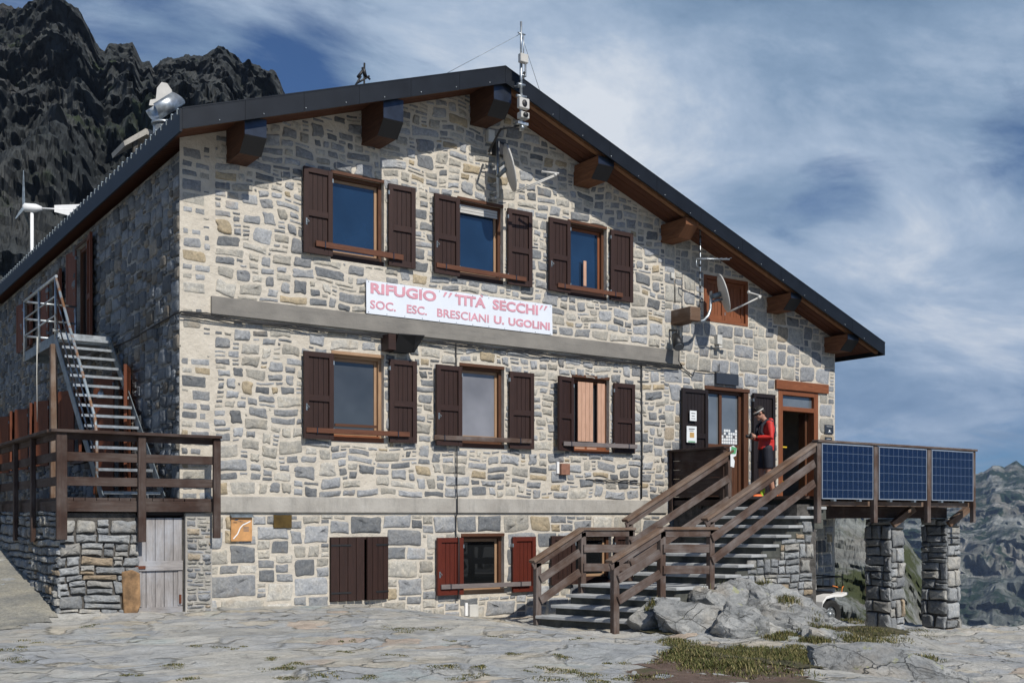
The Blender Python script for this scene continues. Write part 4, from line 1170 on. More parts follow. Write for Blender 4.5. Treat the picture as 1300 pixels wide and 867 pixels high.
# ridge mast with boxes, camera and guy wires
ms = thing('antenna_mast', (5.08, -.95, 7.3), 'slim weather mast with white boxes fixed in front of the roof ridge', 'mast')
def mz(py): return F3(661.5, py, -.95)
tubes('pole', M['galv'], ms, [([mz(120), mz(74)], .024), ([mz(80), mz(28)], .017), ([mz(75)+Vector((.05, 0, 0)), mz(42)+Vector((.05, 0, 0))], .008), ([mz(166), mz(120)], .028),
    ([mz(95), mz(95)+Vector((.10, .02, 0)), mz(78)+Vector((.10, .02, 0))], .016), ([mz(108)+Vector((-.07, 0, 0)), mz(108)+Vector((.07, 0, 0))], .025), ([mz(123)+Vector((-.09, 0, 0)), mz(122)+Vector((.10, 0, 0))], .022), ([mz(43)+Vector((-.06, 0, 0)), mz(43)+Vector((.08, 0, 0))], .012),
    ([mz(110), (5.08, -.8, 8.1)], .02)])
tubes('arm', M['black'], ms, [([mz(159), mz(162)+Vector((-.25, .2, -.02)), (4.98, -.2, 7.22)], .018), ([mz(104)+Vector((-.02, 0, 0)), mz(99)+Vector((.05, .02, 0)), mz(90)+Vector((.08, .02, 0))], .022)])
mb = MB()
for py0, py1, w_ in ((71, 82, .075), (127, 140, .095)):
    p, q = mz(py1), mz(py0); mb = MB(); mb.box(p.x-w_, p.x+w_, p.y-.10, p.y-.02, p.z, q.z); part(mb, 'instrument_box', M['offwhite'], ms, bevel=.008)
mb = MB(); p, q = mz(153), mz(145); mb.box(p.x-.08, p.x+.08, p.y-.12, p.y-.0, p.z, q.z)
part(mb, 'instrument_box', M['offwhite'], ms, bevel=.008)
mb = MB(); p = mz(134); mb.ball((p.x, p.y-.10, p.z), (.05, .02, .06), 10); p = mz(149); mb.ball((p.x, p.y-.13, p.z), (.05, .03, .04), 10); part(mb, 'lens', M['black'], ms)
mb = MB(); p = mz(158); mb.box(p.x-.10, p.x+.10, p.y-.06, p.y+.02, p.z-.02, p.z+.02); mb.tube([p+Vector((0, -.05, -.09)), p], .03, 8); part(mb, 'clamp', M['galv'], ms)
tubes('guy_wire', M['galv_dull'], ms, [([mz(43), (3.55, .4, roof_z(3.55)+.02)], .004), ([mz(43), (6.7, .2, roof_z(6.7)+.02)], .004)])

# right aerial pole and dish
ae = thing('aerial_pole', (9.30, -.5, 5.1), 'thin banded pole with a short horizontal aerial at the end of the stub beam', 'antenna')
P_ = lambda px, py, Y=-.50: F3(px, py, Y)
tubes('pole', M['galv'], ae, [([P_(889, 412), P_(889, 263)], .014)])
mb = MB()
for py in range(285, 400, 9): p = P_(889, py); mb.tube([p, p+Vector((0, 0, .05))], .018, 8)
part(mb, 'cable_tie', M['black'], ae)
tubes('yagi_arm', M['galv'], ae, [([P_(884, 328.5), P_(926, 329.5, -.7)], .016), ([P_(884, 328.5), P_(884, 337), P_(888, 341)], .01)]+[([P_(x, 329)+Vector((0, -.12, 0)), P_(x, 329)+Vector((0, .12, 0))], .005) for x in range(893, 925, 6)])
dB = thing('satellite_dish', (9.75, -.4, 5.0), 'light grey satellite dish in front of the small orange attic window', 'satellite dish')
c = P_(916, 373, -.55); nrm = Vector((.86, -.60, .30))
u, v = dish(dB, c, nrm, .32, .36, M['offwhite'])
arc = [P_(903, 370, -.42), P_(902, 392, -.42), P_(899, 401, -.42), P_(893, 407, -.42), P_(885, 409, -.42), P_(878, 409, -.40)]
tubes('pole', M['galv'], dB, [(arc, .028)])
tubes('bracket', M['galv_dull'], dB, [([P_(903, 377, -.42), c-nrm.normalized()*.01], .05), ([P_(903, 383, -.42), c-v*.1], .025)])
lo = c-v*.36+nrm.normalized()*.06; tip = P_(964, 377.5, -1.0)
tubes('feed_arm', M['offwhite'], dB, [([lo, tip], .017), ([tip+Vector((-.30, .0, .06)), tip+Vector((.05, 0, .03))], .015)])
mb = MB(); mb.ball(tip, .038, 8); mb.ball(tip+Vector((-.28, 0, .06)), .034, 8); part(mb, 'receiver', M['beige'], dB)

# plates, notices, little boxes
def plate(name, p, mat, label, cat, th=.025, Y=0, bevel=.003, group=None):
    """p = pixel corners x0,y0,x1,y1 (left top to right bottom)"""
    a = F3(p[0], p[1], Y); b_ = F3(p[2], p[3], Y)
    mb = MB(); mb.box(a.x, b_.x, Y-th, Y, b_.z, a.z)
    return tag(mb.build(name, mat, None, bevel=bevel), label, cat, group)
plate('wall_plate', (907, 473, 935, 490), M['anthracite'], 'dark blank rectangular plate above the entrance door', 'plate', .06, -.02)
mp_ = thing('map_sign', (.73, -.03, .95), 'orange map panel with a white winding route line under the lower band', 'sign')
a, b_ = F3(293, 656.5, -.03), F3(319.5, 686.5, -.03)
mb = MB(); mb.box(a.x, b_.x, -.045, -.02, b_.z, a.z); part(mb, 'panel', M['map_board'], mp_)
mb = MB(); pts = [(.10, .10), (.3, .3), (.42, .55), (.55, .68), (.72, .75), (.92, .84)]
for (u0, v0), (u1, v1) in zip(pts, pts[1:]):
    q = lambda u, v: (a.x+(b_.x-a.x)*u, -.047, b_.z+(a.z-b_.z)*v); mb.bar(q(u0, v0), q(u1, v1), .016, .003)
part(mb, 'route_line', M['white'], mp_)
mb = MB(); r_ = random.Random(8)
for i in range(9):
    u, v = r_.uniform(.08, .6), r_.uniform(.72, .92); x_ = a.x+(b_.x-a.x)*u; z_ = b_.z+(a.z-b_.z)*v; mb.box(x_, x_+.05, -.0465, -.0455, z_, z_+.008)
for i in range(4): mb.box(a.x+.18, a.x+.26, -.0465, -.0455, b_.z+.14+i*.018, b_.z+.148+i*.018)
part(mb, 'print', M['ink'], mp_)
mb = MB(); mb.prism([(a.x-.01, -.02, a.z+.045), (a.x-.01, -.085, a.z+.02), (a.x-.01, -.085, a.z-.0), (a.x-.01, -.02, a.z+.02)], (b_.x-a.x+.02, 0, 0)); part(mb, 'rain_hood', M['galv_dull'], mp_)
plate('brass_plaque', (347, 653.5, 370, 670), M['brass'], 'small tarnished brass plaque right of the orange map panel', 'plaque', .015, -.02)
def junction(name, p, label):
    a = F3(p[0], p[1], 0); b_ = F3(p[2], p[3], 0)
    t = thing(name, (a.x, 0, b_.z), label, 'junction box')
    mb = MB(); mb.box(a.x, b_.x, -.11, 0, b_.z, a.z); part(mb, 'box_body', M['terracotta'] if p[1] < 700 else M['beige'], t, bevel=.006)
    mb = MB(); mb.box(a.x-.05, a.x-.002, -.05, 0, b_.z+.02, a.z+.03); part(mb, 'side_patch', M['white'], t)
junction('junction_box', (708, 588.5, 719, 603), 'small terracotta box on the wall below the window with larch boards')
junction('junction_box', (592, 767, 603, 782), 'small pale junction box near the ground below the red shuttered window')
def notice(p, label, bands):
    a = F3(p[0], p[1], -.11); b_ = F3(p[2], p[3], -.11)
    t = thing('notice', (a.x, -.11, b_.z), label, 'notice')
    mb = MB(); mb.box(a.x, b_.x, -.118, -.112, b_.z, a.z); part(mb, 'sheet', M['paper'], t)
    mb = MB(); mats = [M['ink'], M['green_print'], M['ochre_print']]
    for u0, u1, v0, v1, m_ in bands:
        mb.box(a.x+(b_.x-a.x)*u0, a.x+(b_.x-a.x)*u1, -.120, -.1185, b_.z+(a.z-b_.z)*v0, b_.z+(a.z-b_.z)*v1, m_)
    part(mb, 'print', mats, t)
notice((875.5, 521, 884, 534.5), 'small white notice on the upper panel of the left door leaf', [(.2, .8, .7, .78, 0), (.25, .7, .45, .52, 0), (.2, .8, .2, .26, 0)])
notice((871.5, 540.5, 884, 562), 'larger white poster with green foot on the left door leaf', [(.2, .8, .80, .86, 0), (.3, .75, .3, .62, 2), (.15, .85, .02, .09, 1), (.25, .7, .70, .74, 0)])
def small_sign(p, label, inner):
    a = F3(p[0], p[1], -.015); b_ = F3(p[2], p[3], -.015)
    t = thing('wall_sign', (a.x, -.015, b_.z), label, 'sign')
    mb = MB(); mb.box(a.x, b_.x, -.03, -.005, b_.z, a.z); part(mb, 'plate', M['anthracite'], t)
    mb = MB()
    for u0, u1, v0, v1 in inner: mb.box(a.x+(b_.x-a.x)*u0, a.x+(b_.x-a.x)*u1, -.033, -.0305, b_.z+(a.z-b_.z)*v0, b_.z+(a.z-b_.z)*v1)
    part(mb, 'print', M['paper'], t)
small_sign((1046.5, 539, 1057.5, 551), 'small dark square sign on the wall right of the terrace door', [(.45, .6, .25, .45), (.35, .7, .18, .22), (.2, .8, .8, .83)])
small_sign((1047, 554.5, 1055.5, 559.5), 'smaller dark plate just below the square sign by the terrace door', [(.2, .8, .4, .5)])

# cables
cb_ = thing('wall_cables', (0, -.03, 4.1), 'black cables strung under the upper concrete band and down the front wall', 'cables')
segs = []
for k in range(4):
    r_ = random.Random(k); pts = []
    for i in range(26):
        x = -.0+9.36*i/25; pts.append((x, -.035-.012*k, 4.095-.016*k+.02*math.sin(i*1.7+k)*r_.uniform(.2, 1)+(.02 if x < .4 else 0)))
    segs.append((pts, .009))
x1_ = F(577.5, 500)[0]; segs.append(([(x1_, -.03, 4.08), (x1_+.005, -.06, 3.0), (x1_, -.06, 1.7), (x1_, -.075, 1.6), (x1_, -.075, 1.35), (x1_, -.035, 1.3), (x1_, -.035, .99), (x1_, -.12, .95), (x1_, -.12, .1), (x1_+.01, -.04, -.05)], .010))
x2_ = F(813, 500)[0]; segs.append(([(x2_, -.03, 4.1), (x2_+.01, -.035, 2.5), (x2_, -.03, 1.62)], .013))
segs.append(([(8.33+.02*i, -.03, 1.95+.01*math.sin(i)) for i in range(-60, 1, 4)], .008))
segs.append(([(x2_-1.1, -.03, 1.93), (x2_, -.03, 1.90)], .007))
ex = F3(862, 464, -.04); segs.append(([ex, F3(880, 477, -.04), F3(882, 470, -.04), F3(905, 473, -.04), F3(913, 471, -.04), F3(913, 462, -.04)], .010))
segs.append(([F3(862, 440, -.04), F3(861, 458, -.04), F3(866, 466, -.04)], .016))
segs.append(([F3(857, 355, -.03), F3(857, 385, -.03)], .008))
tubes('cable', M['cable'], cb_, segs)
tubes('side_cable', M['cable'], cb_, [([(0, -.03, 4.1), (-.035, .05, 4.1), (-.04, 2.2, 4.03), (-.04, 5, 4.05), (-.04, 9, 4.02)], .013)])
sb = F3(1045, 432, -.03) if False else None
a = F3(909, 429, -.05); mb = MB(); mb.box(a.x, a.x+.13, -.09, -.01, a.z-.12, a.z+.06); mb.box(a.x-.03, a.x+.06, -.16, -.05, a.z-.20, a.z-.16)
tag(mb.build('wall_sensor', M['beige'], None), 'small white sensor box on the wall below the satellite dish and attic window', 'sensor')
a = F3(851, 345, -.02); mb = MB(); mb.box(a.x-.22, a.x+.22, -.04, .0, a.z-.0, a.z+.18) if False else mb.box(a.x+.0, a.x+.08, -.05, -.0, a.z-.12, a.z-.02)
tag(mb.build('wall_sensor', M['beige'], None), 'tiny pale cable clip box left of the stub beam at eaves height', 'sensor')

# ================================================================== LEFT SIDE: annex, deck, steel stair
AX0, AY = -1.62, -.25
an = thing('stone_annex', (AX0, AY, -.05), 'low dry stone cellar wall with a grey door under the wooden deck', 'stone wall')
mb = MB()
mb.box(AX0+.02, -.66, AY+.02, .6, -.6, 1.34, 0); mb.box(AX0+.02, AX0+.4, .55, 9.0, -.4, 1.34, 0)
stones(mb, (AX0, AY, -.35), UX, UZ, NF, .98, 1.72, lambda u, v: v < 1.70, [(8,3),(7,2),(9,3),(6,3),(5,2),(6,2),(4,2),(5,3),(8,4),(7,4),(3,2),(10,3),(4,3)], .05, .006, .035, pal_dry, 31, .04, (5, 9), course=((.07, .20), (.16, .48)), jit=.15, mat=1)
stones(mb, (AX0, AY, -.35), (0, 1, 0), UZ, (-1, 0, 0), 9.2, 1.72, lambda u, v: True, [(5,3),(4,2),(6,3),(3,2),(6,2),(7,3),(4,3),(5,2),(3,3),(4,4)], .05, .008, .045, pal_dry, 32, .05, (5, 8), course=((.07, .18), (.10, .34)), jit=.17, mat=1)
part(mb, 'dry_stone_wall', [M['joint'], M['rubble']], an, fixn=False)
mb = MB(); a = F3(157, 726, AY-.03); bb = F3(178, 781, AY-.03)
mb.prism([(a.x-.03, AY-.06, a.z), (a.x+.1, AY-.06, a.z+.03), (bb.x-.01, AY-.06, a.z-.02), (bb.x-.0, AY-.06, bb.z+.14), (a.x+.14, AY-.06, bb.z-.04), (a.x-.0, AY-.06, bb.z+.02)], (0, .1, 0))
part(mb, 'ochre_slab', simple('ochre stone', (.26, .155, .075), .85, 0, .65, 7, bump=.8), an, bevel=.01, label='leaning ochre slab beside the grey door')
# the rough concrete pillar right of the door
mb = MB(); mb.box(0.0, .37, AY, .02, -.4, 1.34, 0)
stones(mb, (.01, AY+.004, -.3), UX, UZ, NF, .36, 1.62, lambda u, v: True, [(3, 1), (4, 2), (5, 1), (2, 1), (3, 2)], .05, .012, .03, pal_warm, 33, .02, (2.5, 4), mat=1, jit=.15)
part(mb, 'pillar', [M['concrete'], M['rubble']], an, fixn=False, bevel=.0)
mb = MB(); mb.obox((-.28, -.20, 1.42), Vector((.68, 0, 0)), Vector((0, .11, 0)), Vector((0, 0, .065))); mb.box(-.64, .02, -.18, .3, 1.30, 1.375)
part(mb, 'lintel', M['black_door'], an, bevel=.015)
mb = MB(); dx0, dx1, dz0, dz1 = -.635, -.03, -.02, 1.28; n_ = 5; pw = (dx1-dx0)/n_
for i in range(n_): mb.box(dx0+i*pw+.003, dx0+(i+1)*pw-.003, -.20, -.165, dz0, dz1)
mb.box(dx0+.01, dx1-.0, -.235, -.201, .57, .70); mb.box(dx0, dx1, -.225, -.201, dz0-.01, dz0+.10); mb.box(dx0, dx0+.06, -.215, -.2005, dz0+.11, .565); mb.box(dx1-.06, dx1, -.215, -.2005, dz0+.11, .565)
mb.box(dx0-.02, dx0, -.2, -.1, dz0, dz1+.02, 1); mb.box(dx1, dx1+.02, -.2, -.1, dz0, dz1+.02, 1)
dd = part(mb, 'door', [M['old_door'], M['joint']], an, bevel=.004)
mb = MB(); mb.box(dx1-.05, dx1-.02, -.235, -.226, .12, .24); mb.box(dx0-.03, dx0+.10, -.25, -.236, .60, .64)
o = mb.build('hinge', simple('rust', (.12, .035, .015), .9), None); o.parent = dd
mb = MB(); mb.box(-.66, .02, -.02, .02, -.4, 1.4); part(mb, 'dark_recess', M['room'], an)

dk = thing('wooden_deck', (-1.65, -.35, 0), 'dark timber deck with three-rail balustrade above the dry stone wall at the left corner', 'deck')
DZ = 1.50; DXL = -1.66; DYF = -.36; DYB = 9.0
mb = MB(); i = 0; x = DXL+.06
while x < -.05: mb.box(x, x+.135, DYF+.06, DYB, DZ, DZ+.04); x += .143
mb.box(-.02, .36, DYF+.06, -.06, DZ, DZ+.04)
part(mb, 'floor', M['deckwood'], dk)
mb = MB(); mb.box(DXL+.03, .38, DYF+.04, DYF+.10, DZ-.14, DZ-.002); mb.box(DXL+.03, DXL+.09, DYF+.11, DYB, DZ-.14, DZ-.002)
part(mb, 'beam', M['deckwood'], dk)
RTOP = 2.375
def post(mb, x, y, z0, z1, w=.095, t=.06): mb.box(x-w/2, x+w/2, y-t/2, y+t/2, z0, z1)
for px in (78, 180, 275):
    x = F(px, 600, DYF-.03)[0]; mb = MB(); post(mb, x, DYF-.03, 1.0 if px != 180 else .96+.0, RTOP-.02, .10 if px != 78 else .13); part(mb, 'post', M['deckwood'], dk, bevel=.006)
for y in (.95, 2.15, 3.6, 5.1, 6.6, 8.1):
    mb = MB(); mb.box(DXL-.07, DXL-.01, y-.05, y+.05, .95, RTOP-.02); part(mb, 'post', M['deckwood'], dk, bevel=.006)
xr = F(279, 600, DYF-.03)[0]
mb = MB(); mb.box(DXL-.10, xr+.01, DYF-.10, DYF+.06, RTOP-.018, RTOP+.022); mb.box(DXL-.12, DXL+.04, DYF+.061, DYB, RTOP-.018, RTOP+.022); part(mb, 'top_rail', M['deckwood'], dk, bevel=.004)
for z in (2.06, 1.745):
    mb = MB(); mb.box(DXL+.06, xr-.05, DYF-.0, DYF+.032, z-.057, z+.057); mb.box(xr-.04, xr, DYF+.0, -.03, z-.057, z+.057) if False else None
    part(mb, 'rail', M['deckwood'], dk, bevel=.004)
    mb = MB(); mb.box(DXL-.008, DXL+.025, DYF+.04, DYB, z-.057, z+.057); part(mb, 'rail', M['deckwood'], dk, bevel=.004)
mb = MB(); mb.box(DXL+.06, xr-.05, DYF-.0, DYF+.03, RTOP-.10, RTOP-.022); mb.box(DXL-.008, DXL+.025, DYF+.04, DYB, RTOP-.10, RTOP-.022); part(mb, 'rail', M['deckwood'], dk)

ss = thing('steel_staircase', (-.9, .4, DZ), 'galvanised open tread steel staircase rising along the shaded side wall', 'staircase')
SX0, SX1 = -.95, -.12; PZ = 4.16; SY0, SY1 = .35, 3.15
n_ = 16
for i in range(n_):
    t = (i+.6)/n_; y = SY0+(SY1-SY0)*t; z = DZ+.04+(PZ-DZ-.04)*t
    mb = MB(); mb.box(SX0+.03, SX1-.03, y-.08, y+.10, z-.012, z+.0); mb.box(SX0+.03, SX1-.03, y-.082, y-.076, z-.035, z+.004)
    part(mb, 'tread', M['galv'], ss)
for x in (SX0, SX1):
    mb = MB(); mb.bar((x, SY0-.05, DZ+.02), (x, SY1+.02, PZ-.05), .15, .012); part(mb, 'stringer', M['galv_dull'], ss)
mb = MB(); mb.box(SX0, SX1+.05, SY1, 5.55, PZ-.03, PZ); mb.box(SX0, SX0+.012, SY1, 5.55, PZ-.16, PZ-.031); mb.box(SX0+.013, SX1+.05, 5.54, 5.552, PZ-.16, PZ-.031); part(mb, 'platform', M['galv_dull'], ss)
mb = MB(); mb.box(SX0+.0, SX1+.02, SY1-.03, SY1-.005, PZ-.13, PZ+.02); part(mb, 'edge_board', M['galv'], ss)
RH = .88
tubes('railing', M['galv'], ss, [([(SX0, 5.5, PZ-.16), (SX0, 5.5, PZ+RH)], .02), ([(SX0, 4.3, PZ-.16), (SX0, 4.3, PZ+RH-.02)], .022), ([(SX0, SY1-.05, PZ-.1), (SX0, SY1-.05, PZ+RH)], .02),
   ([(SX0, 5.5, PZ+RH), (SX0, 4.3, PZ+RH), (SX0, SY1-.1, PZ+RH)], .024), ([(SX0, 5.5, PZ+RH), (-.1, 5.5, PZ+RH)], .02), ([(-.1, 5.5, PZ), (-.1, 5.5, PZ+RH)], .02)]
   +[([(SX0, 5.5, PZ+h), (-.1, 5.5, PZ+h)], .02) for h in (.28, .58)]+[([(SX0, 5.5, PZ+h), (SX0, SY1-.05, PZ+h)], .014) for h in (.28, .58)])
hr = []
sl = (PZ-DZ)/(SY1-SY0)
for x in (SX0,):
    hr.append(([(x, SY1-.05, PZ+RH), (x, SY0+.35, DZ+.35*sl+RH-.05), (x, SY0+.25, DZ+.25*sl+RH-.25), (x, SY0+.25, DZ+.05)], .022))
tubes('handrail', M['rust_steel'], ss, hr)
tubes('handrail_bar', M['rust_steel'], ss, [([(SX0, SY1-.05, PZ+h), (SX0, SY0+.25, DZ+.25*sl+h)], .012) for h in (.3, .6)])
mb = MB(); mb.box(SX0-.07, SX0+.03, SY1-.05, SY1+.05, DZ+.04, PZ-.17); part(mb, 'support_post', M['rail_top'], ss, bevel=.008)
tubes('rope', M['beige'], ss, [([(SX0-.03, 4.3, PZ+.1), (SX0-.04, 4.28, PZ-.5), (SX0-.03, 4.3, PZ-1.3)], .007), ([(SX0-.04, SY1-.05, PZ+.03), (SX0+.04, SY1-.08, PZ+.05), (SX0-.03, SY1-.02, PZ+.07), (SX0+.04, SY1-.06, PZ+.02)], .014)])
# small bell lantern below the stair
la = thing('wall_lantern', (-.12, 2.2, 3.4), 'small pale bell shaped lantern on the side wall behind the steel stair', 'lantern')
mb = MB(); p = S3(130, 497, -.12); mb.tube([p+Vector((0, 0, -.12)), p+Vector((0, 0, -.02)), p+Vector((0, 0, .06))], [.09, .07, .02], 10); part(mb, 'shade', M['galv'], la)
tubes('arm', M['galv_dull'], la, [([p+Vector((0, 0, .06)), p+Vector((0, 0, .12)), (0, p.y, p.z+.12)], .01)])

# wind turbine, rooftop aerial
wt = thing('wind_turbine', (2, 14.0, 6.5), 'small white wind turbine on a pole behind the left roof edge', 'wind turbine')
hb = S3(38, 264, 1.2); tl = S3(82, 270, 1.2)
yy = Vector((0, 0, 0)); wt.location = (hb.x, hb.y, roof_z(1.2)-.1)
ax = (Vector((hb.x+.78, hb.y-.35, hb.z))-hb).normalized()
tubes('pole', M['white'], wt, [([(hb.x+.05, hb.y, roof_z(1.2)-.2), (hb.x+.05, hb.y, hb.z-.05)], .045)])
mb = MB(); mb.tube([hb-ax*.18, hb-ax*.12, hb+ax*.15, hb+ax*.3], [.06, .12, .11, .05], 12); part(mb, 'nacelle', M['white'], wt)
mb = MB(); mb.tube([hb+ax*.25, hb+ax*1.0], .022, 6); e = Vector((0, 0, 1)); mb.prism([hb+ax*.62+e*.10, hb+ax*1.28+e*.16, hb+ax*1.28-e*.22, hb+ax*.62-e*.08], Vector((-.01, -.012, 0))); part(mb, 'tail_vane', M['white'], wt)
for k in range(3):
    mb = MB(); u = ax.cross(Vector((0, 0, 1))).normalized(); a = R(88+120*k); dvec = (Vector((0, 0, 1))*math.sin(a)+u*math.cos(a)).normalized(); wv = ax.cross(dvec).normalized()
    c0 = hb-ax*.16; n2 = (wv*.3+ax*.95).normalized()
    mb.prism([c0+dvec*.05-n2*.03, c0+dvec*.3-n2*.035, c0+dvec*.98-n2*.006, c0+dvec*.98+n2*.006, c0+dvec*.3+n2*.03, c0+dvec*.05+n2*.03], ax*.012); part(mb, 'blade', M['galv_dull'], wt)
ra = thing('roof_aerial', (5.4, 5, 8.3), 'small dark aerial standing on the roof ridge left of the mast', 'antenna')
a = F3(461, 95, 5.0); q = lambda dx, py: Vector((a.x+dx, 5.0, F(461, py, 5.0)[1]))
tubes('pole', M['black'], ra, [([(a.x, 5.0, roof_z(a.x)-.1), q(.03, 80)], .02)])
tubes('aerial_rod', M['black'], ra, [([q(-.14, 108), q(.14, 95)], .02), ([q(-.12, 100), q(.02, 88)], .03), ([q(.0, 86), q(.05, 97)], .04), ([q(-.18, 112), q(-.05, 98)], .02), ([q(.02, 94), q(.16, 99)], .02)])

# ================================================================== FRONT STAIRCASE
YN, YF_, SK = -3.0, -1.52, .56
st_ = thing('stone_staircase', (5.0, -2.2, -.36), 'broad flight of pale slab steps with stone side wall climbing to the terrace', 'staircase')
G0 = -.36
def step_x(i):       # X of the near end of the front edge of tread i (1..13), far end is SK less
    return 5.54+.293*(i-1) if i <= 4 else 7.425+.289*(i-5)
def step_z(i): return -.208+.151*(i-1) if i <= 4 else .397+.1525*(i-5)
for i in range(1, 13):
    x, z = step_x(i), step_z(i); nx_ = step_x(i+1)+.10 if i != 4 else 7.425+.1
    mb = MB(); jj = rng.uniform(-.02, .02)
    mb.prism([(x+.03+jj, YN-.05, z), (x-SK-.02, YF_+.02, z), (nx_-SK, YF_+.02, z), (nx_, YN-.05, z)], (0, 0, -.05))
    part(mb, 'tread', M['slate_tread'], st_, bevel=.008)
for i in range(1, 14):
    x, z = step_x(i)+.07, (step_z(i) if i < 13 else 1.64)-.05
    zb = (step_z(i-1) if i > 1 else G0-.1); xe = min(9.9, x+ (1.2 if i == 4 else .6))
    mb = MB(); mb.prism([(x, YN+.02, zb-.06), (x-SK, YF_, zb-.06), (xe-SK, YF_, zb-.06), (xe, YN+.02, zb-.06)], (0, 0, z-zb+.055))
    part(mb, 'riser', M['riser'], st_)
# side wall of squared stones under the near edge
def SW(u, v):
    x, z = u+5.5, v-.9
    if x > 9.66: return False
    k = 1
    for i in range(1, 13):
        if step_x(i)+.04 <= x: k = i
    if x < step_x(1)+.05: return False
    zt_ = step_z(k)-.055 if x < step_x(12)+.25 else 1.58
    return z < zt_
mb = MB()
pr = [(5.62, -1.4)]+[(step_x(1)+.06, -.30)]
outl = []
for i in range(1, 13):
    z = step_z(i)-.06; x = step_x(i)+.05
    outl.append((x, step_z(i-1)-.06 if i > 1 else -1.3)); outl.append((x, z))
outl += [(9.66, step_z(12)-.06), (9.66, -1.4), (5.6, -1.4)]
b = len(mb.v); n_ = len(outl)
bm = bmesh.new(); vs = [bm.verts.new((x, YN+.03, z)) for x, z in outl]; ed_ = [bm.edges.new((vs[i], vs[(i+1) % n_])) for i in range(n_)]
bmesh.ops.triangle_fill(bm, edges=ed_, use_beauty=True)
for v in bm.verts: v.index
bm.verts.index_update()
for v in bm.verts: mb.v.append(v.co.copy())
for fc in bm.faces: mb.face([b+v.index for v in fc.verts], None, 0)
bm.free()
mb.box(9.2, 9.66, YN+.04, -.05, -1.5, 1.5, 0)
stones(mb, (5.5, YN+.02, -.9), UX, UZ, NF, 4.2, 2.6, SW, [(3,2),(4,3),(3,3),(4,2),(5,3),(2,2),(3,4),(2,3),(5,4),(4,4)], .058, .006, .030, pal_dry, 41, .045, (5.5, 9), mat=1, course=((.14, .25), (.14, .38)), jit=.14)
stones(mb, (9.66, YN+.03, -1.3), (0, 1, 0), UZ, (1, 0, 0), 2.9, 2.75, lambda u, v: True, SZ_DRY, .06, .008, .035, pal_dry, 42, .02, (4, 9), mat=1, jit=.10)
part(mb, 'side_wall', [M['joint'], M['rubble']], st_, fixn=False)

# railings
def railing(name, label, Y, posts, rails, xl=0):
    t = thing(name, tuple(F3(posts[0][0], posts[0][2], Y)), label, 'railing', None)
    for px, y0, y1, w_ in posts:
        a = F3(px, y0, Y); b_ = F3(px, y1, Y); mb = MB(); mb.box(a.x-w_/2, a.x+w_/2, Y-.045, Y+.045, b_.z, a.z); part(mb, 'post', M['rail'], t, bevel=.006)
    for kind, pts in rails:
        for (xa, ya), (xb, yb) in zip(pts, pts[1:]):
            yo = Y if kind == 'top' else Y-.062
            if kind == 'top':
                a, b_ = F3(xa, ya, yo), F3(xb, yb, yo); mb = MB(); mb.bar(a, b_, .045, .15)
                n2 = (b_-a).normalized(); part(mb, 'handrail', M['rail_top'], t, bevel=.005)
                dn = Vector((0, 0, -.075)); mb = MB(); mb.bar(a+dn+Vector((0, -.03, 0)), b_+dn+Vector((0, -.03, 0)), .10, .03); part(mb, 'rail', M['rail'], t, bevel=.004)
            else:
                a, b_ = F3(xa, ya, yo), F3(xb, yb, yo); mb = MB(); mb.bar(a, b_, .125, .032); part(mb, 'rail', M['rail'], t, bevel=.004)
    return t
railing('stair_railing', 'weathered timber railing on the near side of the stone staircase', YN-.05,
    [(780.5, 712, 806, .105), (839.5, 674, 777, .105), (902, 662, 758, .10)],
    [('top', [(773, 713), (839, 671.5)]), ('top', [(838, 670.5), (908, 670.5)]), ('top', [(894, 659.5), (1037, 561)]),
     ('mid', [(785, 735), (838, 702)]), ('mid', [(785, 762), (838, 728)]), ('mid', [(842, 696), (900, 696)]), ('mid', [(842, 723), (900, 723)]),
     ('mid', [(904, 683), (1034, 588)]), ('mid', [(904, 711), (1034, 613)])])
railing('stair_railing', 'weathered timber railing on the wall side of the stone staircase', YF_+.05,
    [(682, 714, 793, .10), (739, 675, 753, .10), (799, 665, 737, .10), (924.5, 577, 646, .09)],
    [('top', [(675, 713), (738.5, 671)]), ('top', [(738, 671), (804, 671)]), ('top', [(793, 661), (928, 572)]),
     ('mid', [(686, 735), (736, 701)]), ('mid', [(686, 762), (736, 726)]), ('mid', [(741, 696), (798, 696)]), ('mid', [(741, 720), (798, 720)]),
     ('mid', [(801, 689), (925, 607)]), ('mid', [(801, 716), (925, 634)])])

# ================================================================== TERRACE
te = thing('terrace', (9.65, -3, 1.5), 'raised timber terrace on two stone pillars beside the hut entrance', 'terrace')
TX0, TX1, TY = 9.13, 14.15, -3.02
mb = MB(); x = TX0
while x < TX1-.1: mb.box(x, x+.135, TY+.06, -.03, 1.60, 1.64); x += .142
part(mb, 'floor', M['rail'], te)
mb = MB(); mb.box(9.62, TX1, TY-.02, TY+.05, 1.475, 1.56); mb.box(TX1-.06, TX1, TY+.06, -.03, 1.475, 1.598); part(mb, 'edge_board', M['rail_top'], te, bevel=.004)
for y in (TY+.62, -1.5, -.35):
    mb = MB(); mb.box(9.67, TX1-.1, y-.09, y+.09, 1.27, 1.47); part(mb, 'beam', M['deckwood'], te)
for x in (10.6, 12.0, 13.5):
    mb = MB(); mb.box(x-.06, x+.06, TY+.06, -.06, 1.475, 1.595); part(mb, 'joist', M['deckwood'], te)
def spost(px): return F(px, 600, -3.1)[0]
for px in (1038.5, 1110.3, 1178, 1235.5):
    x = spost(px); w_ = .10 if px < 1230 else .07
    mb = MB(); mb.box(x-w_/2, x+w_/2, -3.13, -3.05, 1.19, 2.52); part(mb, 'post', M['rail'], te, bevel=.005)
